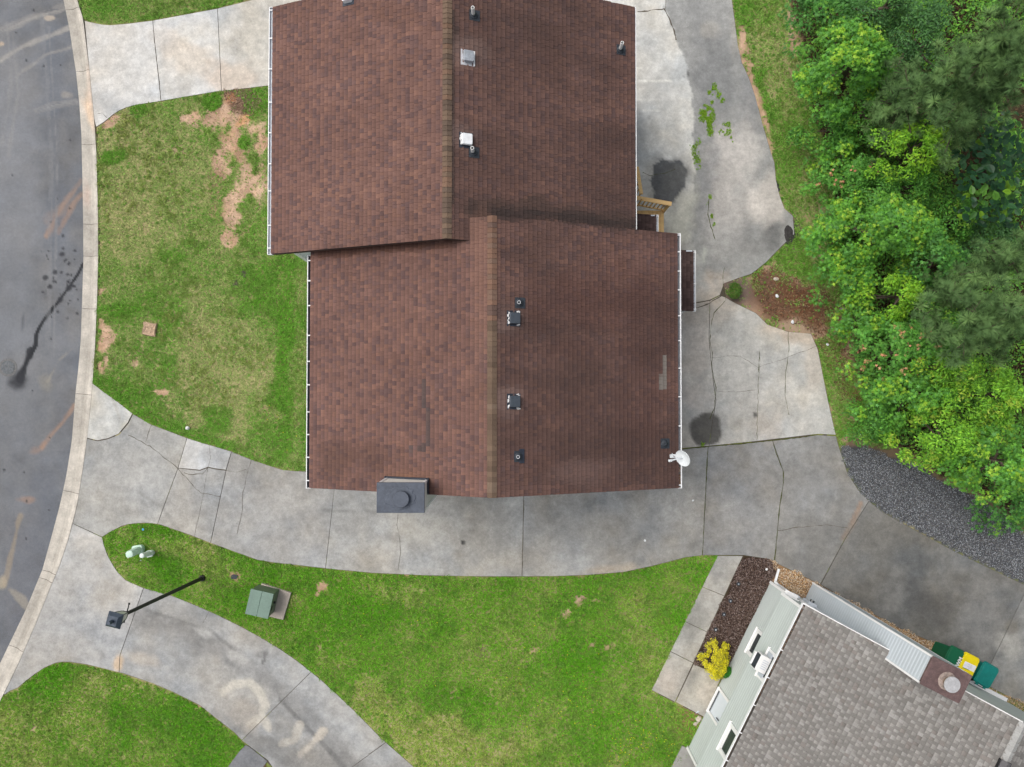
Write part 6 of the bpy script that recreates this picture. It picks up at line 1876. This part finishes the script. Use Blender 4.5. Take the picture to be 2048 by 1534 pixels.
# litter
M_BLUE = material('blue_plastic', (.10, .36, .62), .5)
lump('plastic_scrap', (286, 1059), .05, M_BLUE, 'tiny blue scrap on the point of the grass island', 'litter', .04, .4, 13)
M_PAPER = material('white_paper', (.72, .74, .76), .6, var=((20, .15),))
for px, r, lab in (((1290, 1081), .05, 'white paper scrap on the driveway, right of centre'), ((1386, 1001), .045, 'white paper scrap on the driveway below the satellite dish'), ((1585, 644), .075, 'crumpled white can by the brown brush'),
                   ((1554, 592), .075, 'pale flat wrapper in the brush by the parking area'), ((1655, 689), .06, 'white wrapper scrap in the grass strip'), ((1719, 870), .06, 'grey white stone shaped scrap above the gravel'),
                   ((1371, 1492 - 0), .0, '')):
    if r:
        lump('paper_scrap', px, r, M_PAPER, lab, 'litter', .045, .35, int(px[0]), None, (1.1, .8), px[0])
lump('bottle', (1395, 1424), .05, M_BLIND, 'clear bottle lying at the edge of the door slab', 'bottle', .04, .6, 21, None, (1.8, .6), .5)


def dead_weed(px, lab):
    p = P(*px, 0)
    t = thing('dead_weed', lab, 'weed', tuple(p), 0, 'withered weeds in the front lawn')
    m = MB()
    for k in range(26):
        a, r = q.uniform(0, 6.28), q.uniform(.05, .16)
        m.bar(p + Vector((math.cos(a) * .02, math.sin(a) * .02, .01)), p + Vector((math.cos(a) * r, math.sin(a) * r, q.uniform(.02, .1))), .012, .008)
    m.make('stems', material('dead_stems', (.13, .105, .09), .9, var=((30, .4),)) if 'dead_stems' not in bpy.data.materials else bpy.data.materials['dead_stems'], t)


dead_weed((488, 548), 'upper withered dark weed near the front lawn house corner')
dead_weed((472, 566), 'lower withered dark weed above the green patch')
# ------------------------------------------------------------ foliage
STAR, STARF = [], []
for i in range(5):
    t = math.radians(90 + (i - 2) * 66)
    L = 1.0 if i in (1, 2, 3) else .8
    k = len(STAR)
    STAR += [(math.cos(t - 1.25) * .26, math.sin(t - 1.25) * .26, .02), (math.cos(t) * L, math.sin(t) * L, -.12), (math.cos(t + 1.25) * .26, math.sin(t + 1.25) * .26, .02)]
    STARF.append((k, k + 1, k + 2))
STAR_T = (STAR, STARF)
OVAL_T = ([(-.0, -1, 0), (.42, -.2, .12), (.36, .45, .10), (0, 1.05, -.08), (-.36, .45, .10), (-.42, -.2, .12), (0, 0, 0)], [(6, 0, 1), (6, 1, 2), (6, 2, 3), (6, 3, 4), (6, 4, 5), (6, 5, 0)])
SMALL_T = ([(0, -1, 0), (.45, 0, .12), (0, 1, -.05), (-.45, 0, .12)], [(0, 1, 2), (0, 2, 3)])


def crown_clumps(c, rx, ry, zt, drop, n, seed):
    q = np.random.default_rng(seed)
    t, r = q.uniform(0, 2 * np.pi, n), np.sqrt(q.uniform(0, 1, n))
    lob = 1 + .16 * np.sin(t * 3 + seed) + .10 * np.sin(t * 5 + seed * 2)
    x, y = c.x + np.cos(t) * r * rx * lob, c.y + np.sin(t) * r * ry * lob
    z = zt - drop * r ** 2.2 - q.uniform(0, .55, n) * drop * .6
    return np.stack([x, y, np.maximum(z, .35)], 1)


def leaf_mesh(cl, rc, per, tmpl, size, palette, young, seed, flat=.45, yprob=.4, ytop=.30):
    q = np.random.default_rng(seed)
    n = len(cl) * per
    ci = np.repeat(np.arange(len(cl)), per)
    d = q.normal(0, 1, (n, 3))
    d /= np.linalg.norm(d, axis=1, keepdims=True)
    d[:, 2] = np.abs(d[:, 2]) * 1.05 - .28
    rad = rc * q.uniform(.7, 1.2, len(cl))[ci] * (q.uniform(.15, 1, n) ** .5)
    pos = cl[ci] + d * rad[:, None] * np.array([1, 1, .75])
    pos[:, 2] = np.maximum(pos[:, 2], .06)
    nr = d * .55 + np.array([0, 0, .85]) + q.normal(0, flat, (n, 3))
    R = frames(nr, q.uniform(0, 6.28, n))
    pal = np.array(palette) * 2.2
    col = pal[q.integers(0, len(pal), n)] * q.uniform(.72, 1.25, (n, 1)) * q.uniform(.82, 1.16, (len(cl), 1))[ci]
    yc = np.array(young) * 1.5
    isy = (q.random(len(cl)) < yprob)[ci] & (d[:, 2] > ytop) & (q.random(n) < .75)
    col[isy] = yc[q.integers(0, len(yc), isy.sum())] * q.uniform(.8, 1.2, (isy.sum(), 1))
    sz = size * q.uniform(.6, 1.2, n)
    return scatter(tmpl[0], tmpl[1], pos, R, sz, col)


def limbs(base, cl, seed, r0=.10):
    q = random.Random(seed)
    m = MB()
    top = Vector(cl.mean(axis=0).tolist())
    zt = float(cl[:, 2].max())
    hub = Vector((base.x + (top.x - base.x) * .5, base.y + (top.y - base.y) * .5, zt * .45))
    m.cyl(base + Vector((0, 0, -.05)), hub, r0, r0 * .7, 9)
    tip = Vector((top.x, top.y, zt * .85))
    m.cyl(hub, tip, r0 * .7, r0 * .25, 8)
    for k in q.sample(range(len(cl)), min(len(cl), 9)):
        a = hub.lerp(tip, q.uniform(0, .8))
        e = Vector(cl[k].tolist())
        mid = a.lerp(e, .55) + Vector((0, 0, -.12))
        m.cyl(a, mid, r0 * .35, r0 * .22, 6, False).cyl(mid, e, r0 * .22, r0 * .08, 6, False)
    return m


def tree(name, label, cat, px, rpx, zt, kind, seed, base_px=None, drop=1.5, dens=1.0, group='trees and saplings in the woods'):
    c = P(*px, zt - drop * .35)
    s = FPX / (CAM_H - zt)
    rx, ry = rpx[0] / s, rpx[1] / s
    base = Vector((c.x, c.y, 0)) if base_px is None else P(*base_px, 0)
    t = thing(name, label, cat, tuple(base), 0, group)
    K = KINDS[kind]
    A = math.pi * rx * ry
    n = max(8, int(A * K['cpm'] * 2.0 * dens))
    cl = crown_clumps(c, rx, ry, zt, drop, n, seed)
    limbs(base, cl, seed, .05 + .02 * zt).make('trunk', M_BARK, t)
    V, F, C = leaf_mesh(cl, K['rc'], int(K['per'] * dens), K['tmpl'], K['size'], K['pal'], K['young'], seed, K.get('flat', .45), K.get('yp', .4), K.get('ytop', .3))
    new('crown', mesh_np('crown', V, F, C, M_LEAF), t)
    return t


G1 = [(.055, .155, .020), (.070, .185, .022), (.048, .135, .022), (.085, .21, .025), (.06, .165, .035)]
Y1 = [(.19, .36, .03), (.24, .40, .035), (.15, .32, .03), (.28, .42, .05)]
D1 = [(.030, .078, .024), (.038, .098, .028), (.026, .066, .022), (.045, .11, .03)]
KINDS = {
    'gum': dict(cpm=4.2, rc=.42, per=62, tmpl=STAR_T, size=.088, pal=G1, young=Y1, yp=.42),
    'gumdark': dict(cpm=4.0, rc=.42, per=60, tmpl=STAR_T, size=.085, pal=[(.040, .125, .024), (.055, .15, .028), (.035, .105, .024)], young=[(.10, .25, .03), (.14, .29, .03)], yp=.25),
    'oval': dict(cpm=4.2, rc=.42, per=110, tmpl=SMALL_T, size=.062, pal=D1, young=[(.055, .14, .03)], yp=.3),
    'ovalmid': dict(cpm=4.2, rc=.40, per=110, tmpl=SMALL_T, size=.060, pal=[(.05, .145, .022), (.065, .175, .024), (.04, .115, .022)], young=[(.13, .27, .03), (.17, .30, .04)], yp=.3),
    'lime': dict(cpm=5.0, rc=.34, per=80, tmpl=OVAL_T, size=.060, pal=[(.085, .20, .014), (.11, .235, .015), (.07, .165, .015), (.13, .25, .018)], young=[(.19, .33, .02), (.17, .30, .02)], yp=.5),
    'red': dict(cpm=4.6, rc=.36, per=66, tmpl=STAR_T, size=.078, pal=[(.06, .17, .026), (.08, .20, .03), (.048, .14, .024)], young=[(.56, .25, .16), (.52, .30, .17), (.50, .21, .13), (.44, .36, .14)], yp=.6, ytop=.66),
    'fern': dict(cpm=4.4, rc=.40, per=110, tmpl=SMALL_T, size=.066, pal=[(.085, .20, .018), (.105, .235, .02), (.065, .16, .018), (.14, .27, .022)], young=[(.22, .34, .03), (.27, .36, .05)], yp=.35, flat=.6),
}

# low dark growth under everything
q = np.random.default_rng(44)
wp = world_poly([(1572, -120), (1590, 30), (1606, 110), (1598, 170), (1626, 240), (1648, 330), (1668, 400), (1655, 520), (1680, 610), (1706, 690), (1715, 770), (1745, 865), (1840, 908), (1955, 972), (2060, 1040), (2300, 1140), (2300, -140)])
xs, ys = zip(*wp)
n = 21000
Xc, Yc = q.uniform(min(xs), max(xs), n), q.uniform(min(ys), max(ys), n)
m = inside(wp, Xc, Yc) & (fbm(Xc, Yc, 1.6, 3, 9) > .22)
cl = np.stack([Xc[m], Yc[m], .2 + 2.0 * fbm(Xc[m], Yc[m], 1.8, 3, 19) ** 1.5], 1)
V, F, C = leaf_mesh(cl, .32, 8, SMALL_T, .07, [(.055, .14, .022), (.07, .175, .024), (.04, .11, .022), (.09, .20, .028)], [(.15, .29, .03), (.12, .26, .03)], 45)
new('undergrowth', mesh_np('undergrowth', V, F, C, M_LEAF), kind='stuff')

tree('sweetgum_sapling', 'bright star leaved sapling at the top of the woods edge', 'tree', (1668, 14), (88, 50), 3.4, 'gumdark', 101, (1640, 30))
tree('sweetgum_tree', 'bright green sweetgum with yellow tips left of the small pine', 'tree', (1712, 105), (92, 84), 5.6, 'gum', 102, (1680, 160), 1.9, 1.15)
tree('sweetgum_sapling', 'low bright sapling leaning onto the grass strip, left of the sweetgum', 'tree', (1648, 165), (50, 40), 2.6, 'gum', 103, (1650, 190))
tree('leafy_sapling', 'small mid green sapling with bare twigs below the sweetgum', 'tree', (1680, 250), (66, 52), 2.8, 'ovalmid', 104, (1680, 270))
tree('dark_broadleaf_tree', 'dark glossy small leaved tree between sweetgum and tall pine at the top', 'tree', (1852, 70), (78, 105), 5.6, 'oval', 105, (1800, 130), 2.2)
tree('dark_broadleaf_tree', 'dark small leaved tree right of the small pine', 'tree', (1885, 205), (50, 66), 5.0, 'oval', 106, (1840, 250), 1.8)
tree('lime_tree', 'yellow green small leaved tree below the small pine', 'tree', (1840, 290), (82, 62), 5.2, 'lime', 107, (1780, 360), 1.6)
tree('leafy_sapling', 'green shrubby tree below the lime coloured tree', 'tree', (1812, 372), (120, 50), 3.6, 'ovalmid', 108, (1770, 400))
tree('red_tipped_tree', 'feathery green sapling with a few red tips left of the lime tree', 'tree', (1712, 345), (72, 44), 3.0, 'red', 109, (1690, 360))
tree('sweetgum_tree', 'wide sweetgum with bright star leaves in the middle of the woods edge', 'tree', (1790, 450), (140, 72), 4.6, 'gum', 110, (1740, 490), 1.8, 1.15)
tree('sweetgum_sapling', 'bright sapling at the woods edge beside the brown brush', 'tree', (1705, 555), (68, 62), 3.2, 'gum', 111, (1700, 580))
tree('yellow_leaved_sapling', 'yellowish sapling above the red tipped tree', 'tree', (1806, 585), (66, 42), 4.2, 'lime', 112, (1770, 600))
tree('red_tipped_tree', 'large tree dotted with orange red leaf tips', 'tree', (1826, 695), (100, 66), 4.0, 'red', 113, (1760, 710), 1.6, 1.1)
tree('sweetgum_sapling', 'bright green sapling below the red tipped tree', 'tree', (1830, 790), (110, 66), 3.6, 'gum', 114, (1780, 800))
tree('leafy_sapling', 'mid green sapling at the woods edge above the gravel', 'tree', (1760, 840), (56, 56), 2.4, 'ovalmid', 115, (1760, 845))
tree('feathery_tree', 'yellow green fine leaved tree above the gravel strip', 'tree', (1905, 880), (86, 64), 4.0, 'fern', 116, (1850, 880), 1.7)
tree('feathery_tree', 'fine leaved green tree below the big pine at the right', 'tree', (1990, 790), (96, 60), 4.6, 'fern', 117, (1920, 790), 1.7)
tree('sweetgum_tree', 'bright sweetgum at the lower right end of the woods', 'tree', (2010, 925), (80, 90), 4.4, 'gum', 118, (1950, 910), 1.8, 1.1)
tree('sweetgum_sapling', 'low bright sapling beside the gravel at the right edge', 'tree', (2040, 1018), (62, 46), 2.4, 'gumdark', 119, (2030, 1010))
tree('leafy_sapling', 'small leaved sapling between the dark leaves and the lower pine', 'tree', (1935, 425), (46, 54), 3.8, 'ovalmid', 121, (1890, 450))
tree('dark_broadleaf_tree', 'dark green tree in the shade below the big leaved tree', 'tree', (2000, 480), (66, 44), 3.6, 'oval', 120, (1950, 500))
tree('dark_broadleaf_tree', 'dark small leaved tree along the top edge left of the tall pine', 'tree', (1775, 0), (66, 34), 4.6, 'oval', 122, (1740, 30))

tree('sweetgum_sapling', 'bright little sapling between the red tipped one and the grass strip', 'tree', (1683, 300), (46, 44), 2.6, 'gum', 131, (1690, 300))
tree('sweetgum_sapling', 'low bright sapling at the edge left of the wide sweetgum', 'tree', (1678, 440), (42, 56), 2.6, 'gum', 132, (1690, 440))
tree('sweetgum_sapling', 'star leaved sapling left of the yellowish one', 'tree', (1738, 630), (46, 44), 3.0, 'gum', 133, (1740, 630))
tree('sweetgum_sapling', 'darker star leaved sapling right of the wide sweetgum', 'tree', (1890, 510), (62, 48), 4.6, 'gumdark', 134, (1850, 520))
tree('leafy_sapling', 'mid green sapling between the yellowish sapling and the broad pine', 'tree', (1890, 655), (52, 46), 4.6, 'ovalmid', 135, (1850, 660))
tree('leafy_sapling', 'mid green sapling between the sweetgum and the small pine', 'tree', (1738, 215), (50, 50), 3.6, 'ovalmid', 136, (1730, 230))
tree('feathery_tree', 'fine leaved green tree just below the broad pine', 'tree', (1925, 735), (66, 42), 4.6, 'fern', 137, (1890, 740))

# pines: branches ending in brushes of needles
NEED = []
qn = np.random.default_rng(5)
for k in range(60):
    a, e = qn.uniform(0, 6.28), qn.uniform(-.25, 1.25)
    d = np.array([math.cos(a) * math.cos(e), math.sin(a) * math.cos(e), math.sin(e)])
    s = np.cross(d, [0, 0, 1.0] if abs(d[2]) < .9 else [1.0, 0, 0])
    s /= np.linalg.norm(s)
    b = np.array([0, 0, qn.uniform(-.25, .12)])
    L = qn.uniform(.75, 1.1)
    NEED += [tuple(b - s * .028), tuple(b + s * .028), tuple(b + d * L)]
NEED_T = (NEED, [(3 * i, 3 * i + 1, 3 * i + 2) for i in range(60)])


def pine(label, px, rpx, zt, seed, base_px, drop=3.0, n=160, size=.20):
    c = P(*px, zt - drop * .3)
    s = FPX / (CAM_H - zt)
    rx, ry = rpx[0] / s, rpx[1] / s
    base = P(*base_px, 0)
    t = thing('pine_tree', label, 'pine tree', tuple(base), 0, 'pines in the woods')
    q = np.random.default_rng(seed)
    tip = Vector((c.x, c.y, zt - .3))
    m = MB().cyl(base, tip, .14, .03, 10)
    brs = MB()
    pts = []
    nb = 16
    for k in range(nb):
        h = .25 + .72 * k / nb
        a0 = base.lerp(tip, h)
        az = k * 2.4 + q.uniform(-.3, .3)
        reach = (1.05 - .75 * ((h - .25) / .75) ** 1.5) * q.uniform(.75, 1.1)
        e = Vector((c.x + math.cos(az) * rx * reach, c.y + math.sin(az) * ry * reach, a0.z + .3 + (zt - a0.z) * .30))
        brs.cyl(a0, e, .035, .012, 6, False)
        for j in range(n // nb):
            f = q.uniform(.30, 1.0)
            w = .10 + .40 * f
            p = a0.lerp(e, f)
            pts.append((p.x + q.normal(0, w * .6), p.y + q.normal(0, w * .6), p.z + q.normal(0, .12) + .06))
            if j % 3 == 0:
                brs.cyl(a0.lerp(e, max(f - .18, .1)), Vector(pts[-1]), .011, .006, 5, False)
    pts.append(tuple(tip + Vector((0, 0, .3))))
    m.make('trunk', M_BARK, t)
    brs.make('branches', M_BARK, t)
    pts = np.array(pts)
    k = len(pts)
    col = np.array([[.125, .23, .078], [.15, .27, .09], [.10, .19, .066], [.18, .31, .10]])[q.integers(0, 4, k)] * q.uniform(.8, 1.25, (k, 1))
    out = pts - np.array([tip.x, tip.y, 0])
    nr = np.stack([out[:, 0] * .25, out[:, 1] * .25, np.ones(k)], 1) + q.normal(0, .22, (k, 3))
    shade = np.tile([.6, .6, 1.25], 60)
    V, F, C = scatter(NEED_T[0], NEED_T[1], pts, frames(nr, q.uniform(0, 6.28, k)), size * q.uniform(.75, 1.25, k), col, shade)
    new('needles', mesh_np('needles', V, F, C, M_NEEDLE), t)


pine('small pine between the sweetgum and the dark leaved tree', (1812, 200), (62, 104), 5.8, 201, (1775, 260), 2.6, 200, .27)
pine('tallest pine in the top right corner', (2010, 110), (112, 132), 9.5, 202, (1900, 210), 3.6, 620, .30)
pine('pine cut by the right edge beside the big dark leaves', (2050, 510), (58, 62), 7.6, 203, (1930, 560), 2.8, 190, .29)
pine('broad pine right of the red tipped tree', (2012, 638), (88, 84), 8.2, 204, (1900, 670), 3.4, 380, .30)
pine('shaded pine between the sweetgum and the broad pine', (1905, 585), (44, 52), 5.4, 205, (1850, 600), 2.4, 150, .26)
pine('shaded little pine left of the big dark leaves', (1915, 262), (44, 40), 4.6, 206, (1870, 290), 2.0, 110, .25)

# the tree with big oval leaves: every leaf of its own
bt = thing('big_leaved_tree', 'tree with large dark oval leaves near the right edge', 'tree', tuple(P(1930, 370, 0)), 0, None)
BIG = [(0, -.5, 0), (.22, -.36, .035), (.33, -.08, .05), (.28, .22, .03), (0, .58, -.06), (-.28, .22, .03), (-.33, -.08, .05), (-.22, -.36, .035), (0, -.15, -.012), (0, .2, -.012)]
BIGF = [(0, 1, 8), (1, 2, 8), (2, 9, 8), (2, 3, 9), (3, 4, 9), (4, 5, 9), (5, 6, 9), (6, 8, 9), (6, 7, 8), (7, 0, 8)]
M_BIGLEAF = material('big_leaves', attr=True, objcol=True, rough=.42, var=((14, .10),), spec=.35, translucent=.25)
bl = MB().add(BIG, BIGF).mesh('leaf', M_BIGLEAF)
bl.color_attributes.new('Col', 'FLOAT_COLOR', 'POINT').data.foreach_set('color', np.array([[a, a, a, 1] for a in (1, 1, 1, 1, 1, 1, 1, 1, .72, .72)], np.float32).ravel())
q = random.Random(12)
spots = []
cz = []
for i in range(255):
    for _ in range(30):
        u, v = q.gauss(1985, 36), q.gauss(345, 58)
        if 1908 < u < 2062 and 225 < v < 452 and all((u - a) ** 2 + (v - b) ** 2 > 60 for a, b in spots):
            break
    spots.append((u, v))
    z = 5.0 - .00006 * ((u - 1985) ** 2 + (v - 340) ** 2) - q.uniform(0, 1.0)
    p = P(u, v, z)
    cz.append(p)
    nr = Vector((q.gauss(0, .33), q.gauss(0, .33), 1)).normalized()
    R = nr.to_track_quat('Z', 'Y').to_matrix().to_4x4() @ Matrix.Rotation(q.uniform(0, 6.28), 4, 'Z')
    sc = q.uniform(.2, .34)
    M = Matrix.Translation(p) @ R @ Matrix.Scale(sc, 4)
    o = bpy.data.objects.new('leaf', bl)
    put(o, bt, M)
    g = q.random()
    col = (.022, .085, .032) if g < .55 else ((.035, .12, .038) if g < .85 else ((.06, .17, .035) if g < .97 else (.19, .38, .02)))
    if abs(u - 1965) < 30 and abs(v - 390) < 16 and q.random() < .6:
        col = (.10, .26, .03)
    k = q.uniform(.8, 1.2)
    o.color = (*[a * k for a in col], 1)
lm = limbs(P(1930, 370, 0), np.array([tuple(p) for p in cz]), 3, .09)
lm.make('trunk', M_BARK, bt)

# yellow bush by the grey house
def bush(label, px, rpx, zt, pal, young, seed, name='bush', size=.03, bare=0.0):
    c = P(*px, zt * .6)
    s = FPX / (CAM_H - zt * .6)
    rx, ry = rpx[0] / s, rpx[1] / s
    base = Vector((c.x, c.y, 0))
    t = thing(name, label, 'bush', tuple(base))
    q = np.random.default_rng(seed)
    cl = crown_clumps(c, rx, ry, zt, zt * .65, 60, seed)
    if bare:
        off = np.hypot((cl[:, 0] - c.x - rx * .25) / rx, (cl[:, 1] - c.y) / ry)
        cl = cl[off > bare]
    limbs(base, cl, seed, .03).make('stems', M_BARK, t)
    V, F, C = leaf_mesh(cl, .15, 110, SMALL_T, size, pal, young, seed, .6, .6)
    new('foliage', mesh_np('foliage', V, F, C, M_LEAF), t)
    return t


bush('golden yellow bush at the end of the mulch bed by the sage wall', (1434, 1322), (26, 36), 1.0, [(.42, .38, .015), (.36, .32, .02), (.30, .30, .02), (.24, .22, .03)], [(.62, .56, .02), (.55, .52, .015)], 301, bare=.22)
bush('small dark green shrub tucked behind the yellow bush', (1455, 1343), (9, 6), .5, [(.02, .10, .01), (.03, .14, .015)], [(.05, .18, .02)], 302)
bush('green weed clump growing in the soil notch of the parking area', (1468, 583), (8, 13), .4, [(.035, .09, .014), (.05, .12, .02), (.09, .09, .03)], [(.075, .16, .02)], 303, 'weed_clump')


def weeds_in_crack(label, pts, n, seed):
    q = np.random.default_rng(seed)
    pw = [P(u, v, .03) for u, v, _ in pts]
    t = thing('weed_clump', label, 'weeds', tuple(pw[0]), 0, 'weeds growing through the parking area')
    pos = []
    for (u, v, r), p in zip(pts, pw):
        k = int(2.2 * n * r * r / sum(a[2] ** 2 for a in pts))
        a, d = q.uniform(0, 6.28, k), q.random(k) ** .8 * 1.35 * r / 50.6
        pos.append(np.stack([p.x + np.cos(a) * d, p.y + np.sin(a) * d * 1.3, np.full(k, .035)], 1))
    pos = np.concatenate(pos)
    pos = pos[fbm(pos[:, 0], pos[:, 1], .16, 3, seed) > .42]
    k = len(pos)
    col = np.array([[.20, .42, .03], [.26, .48, .035], [.32, .46, .06]])[q.integers(0, 3, k)] * q.uniform(.7, 1.2, (k, 1))
    R = frames(np.tile([[0, 0, 1.0]], (k, 1)) + q.normal(0, .2, (k, 3)), q.uniform(0, 6.28, k))
    V, F, C = scatter(TUFT[0][0], TUFT[0][1], pos, R, q.uniform(.45, .95, k), col)
    new('blades', mesh_np('blades', V, F, C, M_GRASS), t, kind='stuff')


weeds_in_crack('largest bright green weed patch in the middle of the parking area', [(1413, 232, 13), (1418, 250, 9), (1410, 222, 8), (1420, 265, 5)], 900, 1)
weeds_in_crack('small weed tuft above the largest weed patch', [(1424, 177, 8), (1421, 184, 5)], 190, 2)
weeds_in_crack('small weed patch right of the topmost weed tuft', [(1440, 191, 6), (1444, 200, 4), (1424, 205, 3)], 150, 3)
weeds_in_crack('small weed patch with a stalk right of the largest patch', [(1452, 258, 8), (1445, 262, 6), (1458, 246, 3), (1462, 275, 2), (1464, 285, 2)], 240, 4)
weeds_in_crack('trailing weeds along the crack above the big dark stain', [(1387, 292, 6), (1397, 283, 4), (1391, 308, 6), (1393, 320, 6), (1395, 332, 5)], 260, 5)
weeds_in_crack('thin line of weeds in the crack near the broken asphalt', [(1420, 394, 3), (1418, 410, 4), (1423, 432, 3), (1428, 450, 3)], 90, 6)
weeds_in_crack('tiny weed at the foot of the round dark stain', [(1405, 887, 3)], 30, 7)
